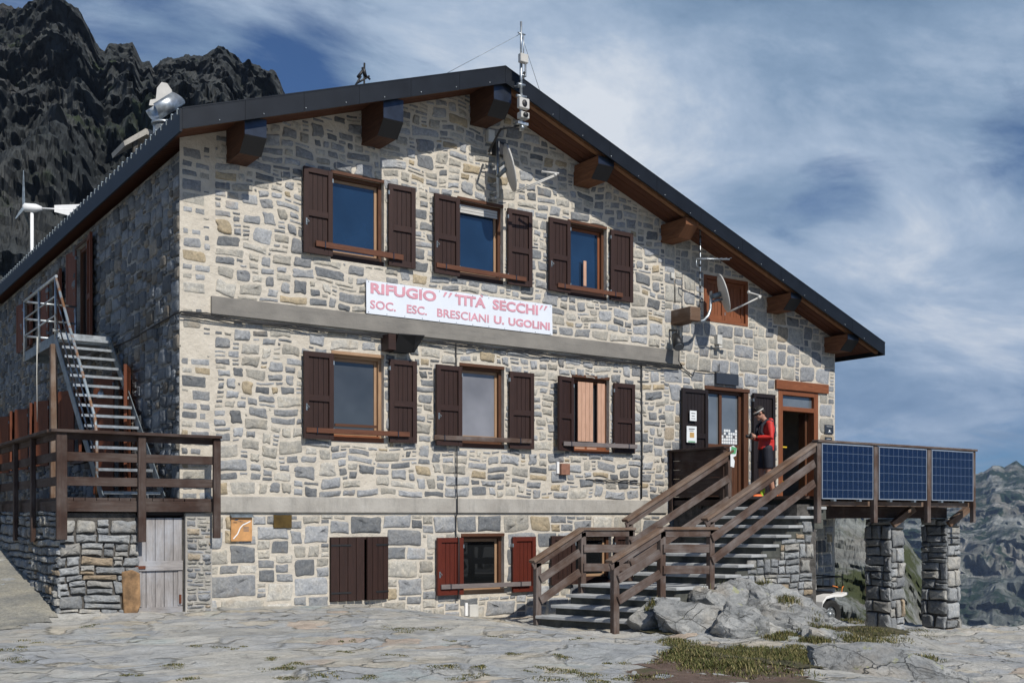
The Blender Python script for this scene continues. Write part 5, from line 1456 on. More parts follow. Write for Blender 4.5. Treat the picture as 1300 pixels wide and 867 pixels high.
mb = MB(); mb.box(spost(1038)-.05, spost(1237)+.02, -3.16, -3.02, 2.522, 2.56); mb.box(TX1-.08, TX1+.03, -3.0, -.05, 2.522, 2.56); part(mb, 'top_rail', M['rail'], te, bevel=.005)
for z in (2.2, 1.85): mb = MB(); mb.box(TX1-.02, TX1+.01, -3.0, -.05, z-.05, z+.05); part(mb, 'rail', M['rail'], te)
# board parapet at the entrance side
mb = MB()
for i in range(6): mb.box(9.13, 9.16, -1.42, -.02, 1.50+i*.165, 1.50+i*.165+.16)
mb.box(9.09, 9.129, -1.42, -1.33, 1.0, 2.49); mb.box(9.09, 9.129, -.12, -.03, 1.4, 2.49); mb.box(9.165, 9.2, -.8, -.72, 1.45, 2.49)
mb.box(9.07, 9.21, -1.45, -.02, 2.49, 2.53)
part(mb, 'parapet', M['deckwood'], te, bevel=.003)
mb = MB(); p = [(0, 0), (.10, -.02), (.12, .12), (.07, .2), (.16, .24), (.18, .4), (.08, .46), (-.02, .42), (.0, .2)]
a = F3(927, 592, YF_-.0)
mb.prism([(a.x+q_[0]*.85, YF_-.01, a.z+q_[1]*.8) for q_ in p], (0, .006, 0)); mb.prism([(a.x+.0, YF_-.014, a.z+.22), (a.x+.12, YF_-.014, a.z+.22), (a.x+.15, YF_-.014, a.z+.33), (a.x+.02, YF_-.014, a.z+.35)], (0, .003, 0), 1)
tag(mb.build('banner_tag', [M['paper'], M['green_print']], None), 'small white and green tag hung on the top post of the wall side railing', 'tag')
# pillars
def pillar(x0, x1, y0, y1, seed):
    mb = MB(); zt_, zb_ = 1.26, -1.5
    mb.box(x0+.02, x1-.02, y0+.02, y1-.02, zb_, zt_, 0)
    szs = [(5,4),(4,3),(3,3),(6,4),(3,4),(6,5),(7,4)]
    r_ = random.Random(seed)
    for org, U_, N_, W_ in (((x0, y0, zb_), (1, 0, 0), (0, -1, 0), x1-x0), ((x0, y0, zb_), (0, 1, 0), (-1, 0, 0), y1-y0), ((x1, y0, zb_), (0, 1, 0), (1, 0, 0), y1-y0), ((x0, y1, zb_), (1, 0, 0), (0, 1, 0), x1-x0)):
        stones(mb, org, U_, UZ, N_, W_+.02, zt_-zb_, lambda u, v: True, szs, .066, .006, .035, pal_dry, seed, .015, (6, 10), mat=1, course=((.18, .34), (.24, .50)), jit=.10); seed += 1
    part(mb, 'stone_pillar', [M['joint'], M['rubble']], te, fixn=False)
def yx(px, X): return S(px, 700, X)[0]
xa = F(1131, 700, -2.60)[0]; ya_ = yx(1104, xa); pillar(xa, xa+.36, -2.60, -2.08, 51)
xb = F(1202, 700, -2.60)[0]; pillar(xb, xb+.38, -2.60, -2.08, 61)
for x in (xa+.1, xb+.1):
    mb = MB(); mb.bar((x+.1, -2.35, 1.28), (x+.1, -2.9, 1.50) , .14, .14) if False else mb.bar((x-.1, -2.62, 1.15), (x+.35, -2.75, 1.45), .12, .12); part(mb, 'brace', M['rail_top'], te, bevel=.006)

# solar panels
def f(n, b):
    uv = n.new('ShaderNodeUVMap').outputs[0]
    v = n.noise(n.map(uv, (1, 1, 1)), 9, 3)
    vo = n.voro(uv, 60, 'F1', 'Color'); s_ = n.new('ShaderNodeSeparateColor'); n.set(s_.inputs[0], vo)
    c = n.mix(n.math('MULTIPLY', s_.outputs[0], .8), (.002, .007, .030), (.005, .015, .060))
    n.set(b.inputs['Base Color'], c); b.inputs['Roughness'].default_value = .12; b.inputs['IOR'].default_value = 1.45
M['cell'] = material('blue silicon cells', f)
M['gridline'] = simple('pale contact lines', (.16, .21, .30), .4)
M['alu'] = simple('aluminium frame', (.55, .57, .60), .35, .7, .08)
labels = ['blue solar panel on the terrace railing next to the stair post', 'middle blue solar panel of the three on the terrace railing', 'blue solar panel at the outer right end of the terrace railing']
for k, (p0, p1) in enumerate(((1041.5, 1106.5), (1114, 1174.5), (1181, 1233.5))):
    xa_, xb_ = F(p0, 600, -3.12)[0], F(p1, 600, -3.12)[0]; za, zb = 1.59, 2.505
    sp = thing('solar_panel', (xa_, -3.12, za), labels[k], 'solar panel', 'solar panels on the terrace railing')
    mb = MB(); fr = .016
    mb.box(xa_, xb_, -3.155, -3.12, za, za+fr); mb.box(xa_, xb_, -3.155, -3.12, zb-fr, zb); mb.box(xa_, xa_+fr, -3.155, -3.12, za+fr, zb-fr); mb.box(xb_-fr, xb_, -3.155, -3.12, za+fr, zb-fr)
    part(mb, 'frame', M['alu'], sp)
    mb = MB(); b = len(mb.v); mb.box(xa_+fr, xb_-fr, -3.148, -3.125, za+fr, zb-fr); part(mb, 'cells', M['cell'], sp)
    mb = MB(); nc, nr_ = 10, 6
    for i in range(1, nc): x = xa_+(xb_-xa_)*i/nc; mb.box(x-.002, x+.002, -3.1505, -3.1485, za+fr, zb-fr)
    for j in range(1, nr_): z = za+(zb-za)*j/nr_; mb.box(xa_+fr, xb_-fr, -3.1509, -3.1489, z-.002, z+.002)
    for j in range(0):
        for q_ in (.33, .67): z = za+(zb-za)*(j+q_)/nr_; mb.box(xa_+fr, xb_-fr, -3.1500, -3.1484, z-.0012, z+.0012)
    part(mb, 'grid_lines', M['gridline'], sp)
    mb = MB()
    for q_ in (.25, .75): x = xa_+(xb_-xa_)*q_; mb.box(x-.03, x+.03, -3.15, -3.08, za-.035, za-.002)
    part(mb, 'clamp', M['galv_dull'], sp)

# ================================================================== QUAD BIKE
qb = thing('quad_bike', (12.3, -.9, -.82), 'white and black quad bike parked under the terrace behind the stair wall', 'quad bike')
GZ = -.80; qx, qy = F(1057, 770, -1.62)[0], -1.5
M['tyre'] = simple('tyre rubber', (.018, .018, .018), .9, 0, .3, 30, bump=.5)
for dx_, dy_ in ((0, -.0), (0, .85), (-1.25, 0), (-1.25, .85)):
    mb = MB(); c = Vector((qx+dx_, qy+dy_, GZ+.27)); ns = 28
    prof = [(.15, -.09), (.22, -.115), (.262, -.10), (.272, -.05), (.272, .05), (.262, .10), (.22, .115), (.15, .09)]
    b = len(mb.v)
    for k in range(ns):
        a = 2*math.pi*k/ns
        for i_, (rr, yy_) in enumerate(prof):
            r2 = rr+(.012 if (k % 2 and 2 <= i_ <= 5) else 0); mb.v.append(c+Vector((math.cos(a)*r2, yy_, math.sin(a)*r2)))
    m_ = len(prof)
    for k in range(ns):
        k2 = (k+1) % ns
        for i in range(m_): j = (i+1) % m_; mb.face([b+k*m_+i, b+k2*m_+i, b+k2*m_+j, b+k*m_+j])
    w = part(mb, 'wheel', M['tyre'], qb)
    mb = MB(); mb.tube([c+Vector((0, -.06, 0)), c+Vector((0, .06, 0))], .15, 20); mb.ball(c+Vector((0, -.07, 0)), (.05, .03, .05), 10)
    for k in range(6): a = math.pi*k/3; mb.ball(c+Vector((math.cos(a)*.1, -.062, math.sin(a)*.1)), .016, 6)
    o = mb.build('rim', M['galv'], None); o.parent = w
mb = MB()
def fender(cx, cy, w_, mb):
    pts = [(-.36, .14), (-.33, .30), (-.22, .40), (0, .43), (.22, .42), (.40, .46)]
    b = len(mb.v)
    for p in pts:
        for yy_ in (-w_/2, w_/2): mb.v.append(Vector((cx+p[0], cy+yy_, GZ+.22+p[1])))
        for yy_ in (-w_/2, w_/2): mb.v.append(Vector((cx+p[0], cy+yy_, GZ+.22+p[1]-.05)))
    for i in range(len(pts)-1):
        q_ = b+4*i; r_ = q_+4
        mb.face([q_, q_+1, r_+1, r_]); mb.face([q_+2, r_+2, r_+3, q_+3]); mb.face([q_, r_, r_+2, q_+2]); mb.face([q_+1, q_+3, r_+3, r_+1])
    mb.face([b, b+2, b+3, b+1]); e_ = b+4*(len(pts)-1); mb.face([e_, e_+1, e_+3, e_+2])
for dx_, dy_ in ((0, -.03), (0, .88), (-1.25, -.03), (-1.25, .88)):
    mb = MB(); fender(qx+dx_, qy+dy_, .26, mb); part(mb, 'fender', M['white'], qb, bevel=.01)
mb = MB(); mb.box(qx-1.5, qx+.35, qy+.22, qy+.64, GZ+.25, GZ+.62); mb.obox((qx-.75, qy+.42, GZ+.78), Vector((.42, 0, 0)), Vector((0, .16, 0)), Vector((0, 0, .07))); mb.box(qx-.35, qx+.30, qy+.1, qy+.75, GZ+.62, GZ+.68)
mb.tube([(qx-.0, qy, GZ+.27), (qx, qy+.85, GZ+.27)], .03, 8); mb.tube([(qx-1.25, qy, GZ+.27), (qx-1.25, qy+.85, GZ+.27)], .03, 8)
part(mb, 'body', M['black'], qb, bevel=.02)
sg_ = []
for z in (.76, .96):
    sg_ += [([(qx-.35, qy-.02, GZ+z), (qx+.42, qy-.02, GZ+z), (qx+.42, qy+.86, GZ+z), (qx-.35, qy+.86, GZ+z), (qx-.35, qy-.02, GZ+z)], .012)]
for x in (-.35, -.15, .05, .25, .42):
    for y in (-.02, .86): sg_.append(([(qx+x, qy+y, GZ+.76), (qx+x, qy+y, GZ+.96)], .008))
for i in range(7): sg_.append(([(qx-.35+.12*i, qy-.02, GZ+.76), (qx-.35+.12*i, qy+.86, GZ+.76)], .008))
tubes('cargo_rack', M['black'], qb, sg_)
tubes('handlebar', M['black'], qb, [([(qx-.42, qy+.05, GZ+1.0), (qx-.38, qy+.25, GZ+1.02), (qx-.33, qy+.42, GZ+.92), (qx-.38, qy+.6, GZ+1.02), (qx-.42, qy+.8, GZ+1.0)], .014), ([(qx-.25, qy+.42, GZ+.66), (qx-.35, qy+.42, GZ+.95)], .03)])
tubes('orange_strap', simple('orange strap', (.75, .22, .03), .6), qb, [([(qx+.36, qy-.04, GZ+.66), (qx+.37, qy-.05, GZ+.76), (qx+.42, qy-.05, GZ+.79)], .010), ([(qx+.10, qy-.04, GZ+.80), (qx+.25, qy-.04, GZ+.77)], .010)])
pp = thing('drain_pipe', (12.2, -1.6, -.8), 'black plastic pipe lying on the ground in front of the quad bike', 'pipe')
a, b_ = F3(1040, 787, -1.25), F3(1075, 793.5, -1.25)
mb = MB(); mb.tube([a, b_], .075, 14, caps=False); mb.tube([b_+Vector((-.06, 0, 0)), b_], .082, 14, caps=False); part(mb, 'pipe', M['black'], pp)

# ================================================================== PERSON
def fuse(mb, name, mat, parent, voxel=.010, smooth=6, inflate=0):
    o = mb.build('tmp', mat, None)
    m = o.modifiers.new('r', 'REMESH'); m.mode = 'VOXEL'; m.voxel_size = voxel; m.use_smooth_shade = True
    s_ = o.modifiers.new('s', 'SMOOTH'); s_.iterations = smooth; s_.factor = .5
    bpy.context.view_layer.update()
    me = bpy.data.meshes.new_from_object(o.evaluated_get(bpy.context.evaluated_depsgraph_get()))
    bpy.data.objects.remove(o)
    me.name = name; p = bpy.data.objects.new(name, me); col.objects.link(p)
    if not me.materials: me.materials.append(mat)
    p.parent = parent; return p
pe_loc = F3(972, 640, -.95)
M['skin'] = simple('skin', (.42, .22, .15), .55, 0, .08)
M['red_jacket'] = simple('red jacket', (.55, .025, .018), .6, 0, .15, 9)
M['navy'] = simple('dark navy cloth', (.012, .013, .022), .75)
M['lime'] = simple('lime sock', (.45, .75, .05), .8)
M['orange_shoe'] = simple('orange shoe', (.75, .16, .04), .6)
M['hair'] = simple('dark hair', (.015, .011, .009), .7, 0, .3, 40)
V_ = Vector
J = dict(hipL=V_((.085, 0, .90)), hipR=V_((-.085, 0, .90)), kneeL=V_((.085, .05, .49)), kneeR=V_((-.09, -.02, .49)), ankL=V_((.09, .03, .09)), ankR=V_((-.095, -.12, .09)),
         pelv=V_((0, -.01, .95)), waist=V_((0, -.03, 1.08)), chest=V_((0, -.03, 1.27)), nb=V_((0, -.005, 1.43)), neck=V_((0, .055, 1.50)), head=V_((0, .12, 1.585)),
         shL=V_((.175, -.02, 1.38)), shR=V_((-.175, -.02, 1.38)), elL=V_((.235, -.03, 1.12)), elR=V_((-.235, -.03, 1.12)), wrL=V_((.09, .21, 1.12)), wrR=V_((-.08, .20, 1.13)))
mb = MB()
mb.tube([J['hipL'], (J['hipL']+J['kneeL'])/2, J['kneeL'], J['kneeL']+V_((0, -.02, -.13)), J['ankL'], J['ankL']+V_((0, 0, -.05))], [.085, .075, .052, .056, .036, .038], 14)
mb.tube([J['hipR'], (J['hipR']+J['kneeR'])/2, J['kneeR'], J['kneeR']+V_((0, -.04, -.13)), J['ankR'], J['ankR']+V_((0, 0, -.05))], [.085, .075, .052, .056, .036, .038], 14)
for a in ('ankL', 'ankR'): mb.ball(J[a]+V_((0, .07, -.045)), (.042, .12, .035), 12)
mb.ball(J['pelv'], (.15, .11, .11), 16); mb.ball(J['waist'], (.135, .10, .13), 16); mb.ball(J['chest'], (.165, .115, .17), 16)
mb.tube([J['nb']+V_((0, -.02, -.06)), J['nb'], J['neck'], J['head']+V_((0, -.03, 0))], [.07, .058, .05, .05], 14)
tilt = Matrix.Rotation(R(-32), 3, 'X')
hd = J['head']
def hp(x, y, z): return hd+tilt @ V_((x, y, z))
mb.ball(hp(0, -.005, .035), (.074, .092, .085), 18, 0, tilt); mb.ball(hp(0, .03, -.045), (.055, .062, .062), 14, 0, tilt)   # skull, jaw
mb.ball(hp(0, .075, -.09), (.026, .022, .02), 10, 0, tilt)                                                                     # chin
mb.tube([hp(0, .082, .025), hp(0, .112, -.025), hp(0, .09, -.03)], [.009, .015, .010], 8)                                      # nose
mb.ball(hp(0, .082, -.058), (.024, .012, .009), 8, 0, tilt); mb.ball(hp(.074, 0, .0), (.012, .02, .032), 8, 0, tilt); mb.ball(hp(-.074, 0, .0), (.012, .02, .032), 8, 0, tilt)
mb.ball(hp(.03, .078, .02), (.02, .012, .012), 8, 0, tilt); mb.ball(hp(-.03, .078, .02), (.02, .012, .012), 8, 0, tilt)
for sd in ('L', 'R'):
    sx = 1 if sd == 'L' else -1
    mb.tube([J['sh'+sd], (J['sh'+sd]+J['el'+sd])/2, J['el'+sd], J['el'+sd].lerp(J['wr'+sd], .35), J['wr'+sd]], [.052, .045, .038, .038, .026], 12)
    pc = J['wr'+sd]+V_((-sx*.03, .04, .02)); mb.ball(pc, (.028, .042, .040), 12)
    for i, L in enumerate((.055, .064, .060, .048)):
        b0 = pc+V_((-sx*.0, .03, .030-.020*i)); mb.tube([b0, b0+V_((-sx*.022, L*.55, .006)), b0+V_((-sx*.05, L*.62, .002)), b0+V_((-sx*.06, L*.3, 0))], [.0095, .009, .0085, .007], 6)
    mb.tube([pc+V_((0, 0, .03)), pc+V_((-sx*.01, .035, .055)), pc+V_((-sx*.03, .055, .058))], [.011, .010, .008], 6)
person = fuse(mb, 'person', M['skin'], None, .0075, 4)
person.location = (pe_loc.x, -.95, 1.64); person.rotation_euler = (0, 0, R(62))
tag(person, 'person in red jacket and dark shorts looking down at a camera by the entrance', 'person')
mb = MB(); mb.ball(J['waist']+V_((0, .005, .0)), (.158, .122, .15), 18); mb.ball(J['chest'], (.19, .135, .18), 18); mb.tube([V_((0, 0, .90)), V_((0, -.01, 1.0)), V_((0, -.02, 1.1))], [.15, .15, .14], 18)
for sd in ('L', 'R'): mb.tube([J['sh'+sd]+V_((-.04 if sd == 'L' else .04, 0, .0)), J['sh'+sd], (J['sh'+sd]+J['el'+sd])/2, J['el'+sd], J['el'+sd].lerp(J['wr'+sd], .5), J['wr'+sd].lerp(J['el'+sd], .06)], [.07, .07, .06, .054, .048, .036], 12)
mb.tube([J['nb']+V_((0, -.03, -.08)), J['nb']+V_((0, -.03, .02))], [.10, .078], 12); mb.ball(J['nb']+V_((0, -.09, -.0)), (.085, .055, .075), 12)
fuse(mb, 'jacket', M['red_jacket'], person, .010, 4)
mb = MB(); mb.ball(J['pelv']+V_((0, 0, -.0)), (.165, .125, .10), 16)
for sd in ('L', 'R'): mb.tube([J['hip'+sd]+V_((0, 0, .04)), J['hip'+sd].lerp(J['knee'+sd], .35), J['hip'+sd].lerp(J['knee'+sd], .84)], [.10, .098, .088], 14)
fuse(mb, 'shorts', M['navy'], person, .010, 4)
mb = MB(); mb.tube([V_((0, -.03, 1.14)), V_((0, -.05, 1.28)), V_((0, -.06, 1.37))], [.10, .12, .10], 16); mb.ball(V_((0, -.12, 1.26)), (.12, .07, .14), 14)
for sx in (-1, 1): mb.tube([V_((sx*.11, -.10, 1.42)), V_((sx*.12, .02, 1.45)), V_((sx*.125, .115, 1.35)), V_((sx*.12, .135, 1.22)), V_((sx*.12, .06, 1.12))], [.028, .030, .034, .036, .03], 8)
fuse(mb, 'vest', M['navy'], person, .010, 3)
for sd in ('L', 'R'):
    mb = MB(); a = J['ank'+sd]; mb.tube([a+V_((0, 0, -.05)), a+V_((0, -.0, .03)), a+V_((0, -.01, .10))], [.045, .043, .044], 12); fuse(mb, 'sock', M['lime'], person, .006, 2)
    mb = MB(); mb.ball(a+V_((0, .07, -.048)), (.048, .12, .040), 14); mb.ball(a+V_((0, -.02, -.03)), (.048, .07, .055), 12); fuse(mb, 'shoe', M['orange_shoe'], person, .007, 2)
mb = MB(); mb.ball(hp(0, -.022, .058), (.084, .098, .080), 16, 0, tilt); mb.ball(hp(0, -.06, .0), (.074, .055, .07), 12, 0, tilt)
for i in range(26):
    a = rng.uniform(0, 6.28); r_ = rng.uniform(0, .06); mb.ball(hp(math.cos(a)*r_, math.sin(a)*r_-.0, .118+rng.uniform(-.02, .008)), .018, 6)
fuse(mb, 'hair', M['hair'], person, .007, 1)
mb = MB(); pts = [hp(math.sin(a)*.083, math.cos(a)*.098-.004, .045) for a in [i*math.pi/10 for i in range(21)]]; mb.tube(pts, .014, 6); o = mb.build('headband', M['offwhite'], None); o.parent = person
mb = MB(); pts = [hp(math.sin(a)*.079, math.cos(a)*.098, .015) for a in [(-5+i)*math.pi/12 for i in range(11)]]; mb.tube(pts, .013, 6); o = mb.build('sunglasses', M['black'], None); o.parent = person
cmr = V_((0, .30, 1.15)); Tm = Matrix.Translation(person.location) @ Matrix.Rotation(R(62), 4, 'Z')
mb = MB(); mb.box(-.055, .055, .27, .31, 1.125, 1.20); mb.tube([(0, .30, 1.16), (0, .38, 1.155)], .03, 12); mb.box(-.02, .02, .275, .305, 1.20, 1.215)
o = mb.build('camera_body', M['black'], None, bevel=.004); o.data.transform(Tm); tag(o, 'small black camera held in the hands of the person in red', 'camera')

# ================================================================== ROCKS AND GRASS
def f(n, b):
    p = n.pos()
    n1 = n.noise(n.map(p, (1, 1, 2.4), rot=(0, R(28), 0)), 2.4, 9, .7, .5); n2 = n.noise(p, 26, 8, .75); n3 = n.noise(p, 1.2, 5)
    c = n.ramp(n1, [(.3, (.15, .16, .165)), (.5, (.29, .295, .29)), (.68, (.40, .395, .37))])
    c = n.mix(n.math('MULTIPLY', n.ramp(n3, [(.55, 0), (.7, 1)]), .5), c, (.36, .30, .22))
    c = n.mix(1, c, n.ramp(n2, [(.3, .68), (.52, 1), (.75, 1.3)]), 'MULTIPLY')
    li = n.math('MULTIPLY', n.ramp(n.noise(p, 5.5, 6, .65), [(.62, 0), (.66, 1)]), .55)
    c = n.mix(li, c, (.36, .37, .16))
    cr = n.ramp(n.math('ABSOLUTE', n.math('SUBTRACT', n.noise(n.map(p, (1, 1, 1.5)), 1.5, 7, .65, .8), .5)), [(0, .55), (.008, 0)])
    c = n.mix(cr, c, (.10, .10, .09))
    vw = n.new('ShaderNodeVectorMath', operation='MULTIPLY_ADD'); n.set(vw.inputs[0], n.noise(p, 1.6, 4, .6, 0, 'Color')); vw.inputs[1].default_value = (.5, .5, .5); n.set(vw.inputs[2], n.map(p, (1, 1, 2.0), rot=(.2, .5, .3)))
    ve = n.voro(vw.outputs[0], 1.9, 'DISTANCE_TO_EDGE'); vc = n.new('ShaderNodeSeparateColor'); n.set(vc.inputs[0], n.voro(vw.outputs[0], 1.9, 'F1', 'Color'))
    fk = n.math('MULTIPLY', n.ramp(ve, [(0, 1), (.018, 0)]), n.ramp(n.noise(p, 2.5, 4), [(.4, .1), (.6, 1)])); c = n.mix(n.math('MULTIPLY', fk, .5), c, (.11, .11, .10))
    c = n.mix(1, c, n.ramp(vc.outputs[0], [(0, .82), (1, 1.12)]), 'MULTIPLY')
    n.set(b.inputs['Base Color'], c); b.inputs['Roughness'].default_value = .9; b.inputs['Specular IOR Level'].default_value = .2
    n1 = n.math('SUBTRACT', n.math('ADD', n1, n.math('MULTIPLY', vc.outputs[1], .8)), n.math('MULTIPLY', fk, .8))
    h = n.math('SUBTRACT', n.math('ADD', n1, n.math('MULTIPLY', n2, .3)), n.math('MULTIPLY', cr, .3)); n.set(b.inputs['Normal'], n.bump(h, .9, .05))
M['boulder'] = material('outcrop granite', f)
def rock(c, half, rz=0, tilt=0, seed=1, label='', cuts=14, rough=.11):
    bm = bmesh.new(); bmesh.ops.create_icosphere(bm, subdivisions=5, radius=1)
    r_ = random.Random(seed); pl = []
    for _ in range(cuts):
        n_ = V_((r_.gauss(0, 1), r_.gauss(0, 1), r_.gauss(0, 1)*.9+.25)).normalized(); pl.append((n_, r_.uniform(.50, .80)))
    for v in bm.verts:
        p = v.co.copy()
        for n_, d in pl:
            k = p.dot(n_)
            if k > d: p -= n_*(k-d)
        q = V_((p.x*half[0], p.y*half[1], p.z*half[2]))
        nn = noise.ridged_multi_fractal(q*1.9+V_((seed*7, 3, 1)), .9, 2.2, 6, 1, 2)-1.2
        p *= 1+rough*.5*nn+rough*.9*noise.fractal(q*4+V_((seed, 9, 9)), .8, 2.2, 5)
        v.co = p
    me = bpy.data.meshes.new('rock'); bm.to_mesh(me); bm.free()
    T = Matrix.Rotation(rz, 4, 'Z') @ Matrix.Rotation(tilt, 4, 'Y') @ Matrix.Diagonal((*half, 1))
    me.transform(T); me.materials.append(M['boulder'])
    me.polygons.foreach_set('use_smooth', [True]*len(me.polygons))
    try: me.set_sharp_from_angle(angle=R(32))
    except Exception: pass
    o = bpy.data.objects.new('rock', me); col.objects.link(o); o.location = c
    return tag(o, label, 'rock', 'rocks of the outcrop below the stairs')
RK = [  # px, py, distance, half sizes, rz, tilt, seed, label
 (975, 790, 16.6, (1.4, .8, .66), -.62, .36, 2, 'largest sloping slab of the outcrop leaning against the stair side wall'),
 (888, 795, 15.6, (1.05, .65, .58), -.5, .2, 3, 'broad grey rock at the front middle of the outcrop'),
 (824, 790, 15.8, (.50, .40, .42), -.3, -.1, 4, 'rounded grey rock beside the lowest stair steps'),
 (945, 797, 15.2, (.6, .4, .48), -.6, .5, 5, 'dark shadowed wedge of rock in the front of the outcrop'),
 (1072, 818, 16.4, (1.25, .6, .50), -.7, .33, 6, 'long rock sloping down to the right end of the outcrop'),
 (1010, 835, 15.4, (.42, .30, .20), -.4, .2, 7, 'low rock in the grass below the sloping slab'),
 (895, 763, 16.4, (.5, .34, .36), -.5, .1, 8, 'small rock at the foot of the upper railing post'),
 (862, 785, 15.9, (.50, .34, .36), -.4, .2, 9, 'flat small rock behind the broad front rock'),
 (1105, 822, 17.6, (.50, .30, .18), -.5, .2, 10, 'low stone at the foot of the near terrace pillar'),
 (1135, 886, 10.4, (1.55, 1.0, .52), -.55, .04, 12, 'large pale lichen covered boulder nearest the camera at the lower right'),
 (1040, 812, 16.2, (.40, .26, .22), -.5, .4, 14, 'narrow rock between the sloping slab and the long right rock'),
 (1030, 800, 16.8, (.70, .42, .40), -.7, .35, 21, 'upright rock at the right corner of the stair side wall'),
 (1095, 832, 15.2, (.95, .55, .42), -.6, .3, 22, 'grey rock between the long right rock and the pale boulder'),
 (1150, 842, 14.6, (.9, .55, .34), -.5, .25, 23, 'low weathered rock right of the outcrop below the first pillar'),
 (1195, 858, 13.6, (.70, .45, .24), -.5, .2, 24, 'rightmost low rock at the edge of the bare platform'),
 (1012, 814, 15.9, (.75, .45, .42), -.6, .3, 25, 'cracked rock in the turf in front of the sloping slab'),
 (932, 764, 16.5, (.65, .40, .40), -.6, .3, 26, 'hump of rock directly under the stair side wall'),
 (845, 812, 15.4, (.40, .28, .16), -.2, .1, 15, 'low flat rock at the left foot of the outcrop'),
]
for px, py, d, half, rz, tl_, sd_, lb in RK: rock(PD(px, py, d), half, rz, tl_, sd_, lb, rough=.15 if px != 1135 else .08, cuts=20 if px != 1135 else 8)

def f(n, b):
    a = n.attr('col')
    c = n.mix(1, a, n.ramp(n.noise(n.pos(), 6, 4), [(.3, .7), (.7, 1.3)]), 'MULTIPLY')
    n.set(b.inputs['Base Color'], c); b.inputs['Roughness'].default_value = .7; b.inputs['Specular IOR Level'].default_value = .2
M['grass'] = material('mountain grass', f)
mb = MB(); r_ = random.Random(77)
def blade(x, y, z, h, lean, w_):
    a = r_.uniform(0, 6.28); d = V_((math.cos(a), math.sin(a), 0)); s_ = V_((-d.y, d.x, 0))*w_
    p0 = V_((x, y, z-.01)); p1 = p0+d*lean*.35+V_((0, 0, h*.6)); p2 = p0+d*lean+V_((0, 0, h))
    b = len(mb.v); mb.v += [p0-s_, p0+s_, p1-s_*.8, p1+s_*.8, p2]
    t = r_.random(); k = r_.uniform(.7, 1.25)
    c = (.075*k, .085*k, .026*k) if t < .6 else ((.15*k, .13*k, .05*k) if t < .85 else (.30*k, .25*k, .12*k))
    mb.face([b, b+1, b+3, b+2], None, 0, c); mb.face([b+2, b+3, b+4], None, 0, c)
dep = None
rock_objs = [o for o in col.objects if o.name.startswith('rock') and o.type == 'MESH' and o.get('category') == 'rock']
bpy.context.view_layer.update()
def top_z(x, y):
    z = ground_z(x, y); 
    for o in rock_objs:
        if abs(o.location.x-x) < 1.6 and abs(o.location.y-y) < 1.6:
            hit, loc, nrm_, _ = o.ray_cast(V_((x, y, 5))-o.location, V_((0, 0, -1)))
            if hit: z = max(z, loc.z+o.location.z) if nrm_.z > 0 else z
    return z
def tuft(px, py, zg, rad, n_, h, on_rock=False):
    x0, y0 = GG(px, py)
    if zg > 10: q_ = PD(px, py, zg); x0, y0 = q_.x, q_.y
    for _ in range(int(n_*1.9)):
        a = r_.uniform(0, 6.28); q = rad*math.sqrt(r_.random())*r_.uniform(.6, 1.15); x, y = x0+math.cos(a)*q, y0+math.sin(a)*q
        zg_ = ground_z(x, y); zt_ = top_z(x, y) if on_rock else zg_
        if zt_-zg_ > .85: continue
        if -3.1 < y < -1.4 and 4.9 < x < 9.6: continue
        if y > -.05 and x < 14: continue
        hh = h*.72*r_.uniform(.5, 1.2)*(1-.4*q/rad)
        blade(x, y, zt_, hh, hh*r_.uniform(.2, .9), r_.uniform(.003, .006))
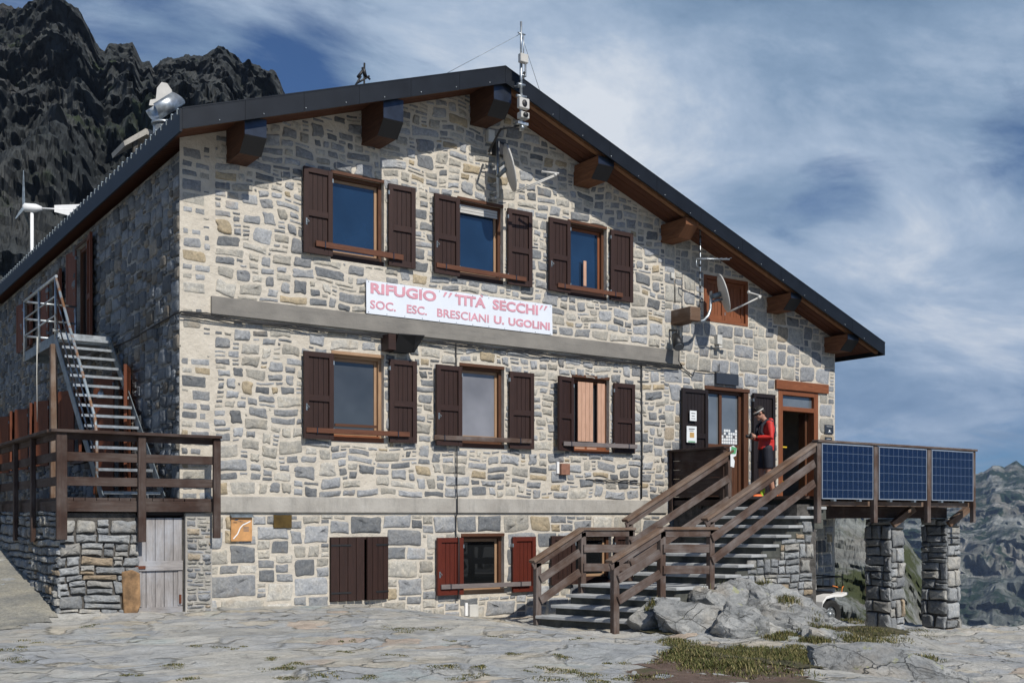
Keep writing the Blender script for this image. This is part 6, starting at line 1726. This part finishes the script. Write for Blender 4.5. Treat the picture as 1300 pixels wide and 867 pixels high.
T_ = [(822, 778, 15.9, .22, 380, .2), (838, 766, 16.3, .25, 420, .22), (858, 757, 16.5, .28, 520, .24), (880, 752, 16.7, .30, 560, .28), (900, 756, 16.8, .25, 400, .28), (932, 750, 17.2, .25, 450, .28), (950, 756, 17.1, .25, 380, .26), (965, 765, 16.9, .2, 200, .2), (1075, 800, 17.2, .3, 300, .16), (1050, 790, 17.4, .2, 200, .16),(905, 770, 0, .3, 300, .2), (935, 768, 0, .3, 300, .2), (1000, 790, 0, .2, 160, .16), (1045, 800, 0, .22, 200, .16), (1090, 815, 0, .3, 300, .14), (1120, 830, 0, .3, 300, .12), (1165, 838, 0, .3, 240, .12), (1130, 850, 0, .3, 240, .10), (1065, 842, 0, .3, 400, .14), (985, 812, 0, .2, 200, .14),(822, 783, -.3, .30, 420, .20), (812, 793, -.33, .22, 240, .14), (835, 777, -.25, .25, 250, .16), (872, 765, -.15, .42, 900, .24), (895, 757, -.1, .40, 800, .24), (940, 758, -.05, .34, 600, .26), (955, 760, -.05, .25, 300, .22), (855, 780, -.2, .28, 300, .14),
      (860, 815, -.4, .3, 350, .10), (890, 828, -.45, .45, 700, .11), (930, 832, -.48, .5, 800, .12), (975, 835, -.5, .5, 850, .13), (1015, 842, -.52, .45, 650, .12), (1045, 838, -.55, .4, 500, .13), (1035, 815, -.45, .25, 300, .16), (1000, 808, -.4, .2, 200, .14),
      (1075, 832, -.6, .35, 380, .12), (1100, 800, -.75, .5, 420, .10), (1080, 790, -.75, .4, 300, .12), (1130, 805, -.78, .4, 250, .08), (950, 850, -.5, .6, 600, .10), (880, 838, -.45, .3, 260, .08), (1045, 780, -.6, .18, 130, .14), (1165, 800, -.8, .35, 160, .06), (1120, 812, -.7, .3, 200, .09),
      (1180, 808, -.8, .3, 100, .05), (820, 860, -.45, .25, 160, .06), (845, 840, -.42, .2, 120, .06)]
for t in T_: tuft(*t, on_rock=True)
for _ in range(60):
    tuft(r_.uniform(850, 1060), r_.uniform(822, 848), 0, r_.uniform(.15, .3), 130, .10)
MO = [(510, 800, .22), (500, 797, .16), (545, 799, .12), (330, 837, .10), (355, 849, .22), (380, 843, .14), (215, 845, .16), (260, 820, .12), (300, 822, .10), (400, 858, .2), (470, 861, .14), (560, 847, .2), (600, 846, .12), (690, 848, .16), (720, 852, .2), (745, 857, .22), (780, 842, .10), (660, 830, .1), (500, 832, .09), (605, 853, .1),
      (430, 828, .08), (35, 780, .14), (8, 825, .12), (12, 840, .14), (10, 797, .12), (105, 782, .12), (355, 862, .18), (700, 864, .2), (560, 812, .08), (440, 812, .08), (720, 835, .12), (760, 865, .2), (800, 862, .15), (630, 806, .06), (740, 812, .08), (580, 860, .12), (235, 862, .1), (170, 856, .08)]
for px, py, rd in MO:
    x_, y_ = G(px, py, ground_z(*G(px, py, -.1)))
    for _ in range(3): tuft(px+r_.uniform(-16, 16), py+r_.uniform(-2, 2), ground_z(x_, y_), rd*r_.uniform(.5, .9), int(330*rd)+14, .035)
go = mb.build('grass', M['grass'], None, fixn=False); go['kind'] = 'stuff'

# ---- air between the camera and the far mountains
mb = MB(); mb.box(-3400, 4200, -1500, 4300, -335, 520)
hz = mb.build('haze', [bpy.data.materials.new('haze')], None); hz['kind'] = 'stuff'
hm = hz.data.materials[0]; hm.use_nodes = True; hn = NT(hm.node_tree); hn.n.clear()
pv = hn.new('ShaderNodeVolumePrincipled'); pv.inputs['Color'].default_value = (.48, .64, .95, 1); pv.inputs['Density'].default_value = .0001; pv.inputs['Anisotropy'].default_value = .2
ho = hn.new('ShaderNodeOutputMaterial'); hn.l.new(pv.outputs[0], ho.inputs['Volume'])
scn.cycles.volume_max_steps = 32
scn.cycles.max_bounces = 6; scn.cycles.diffuse_bounces = 3; scn.cycles.glossy_bounces = 3; scn.cycles.volume_bounces = 0
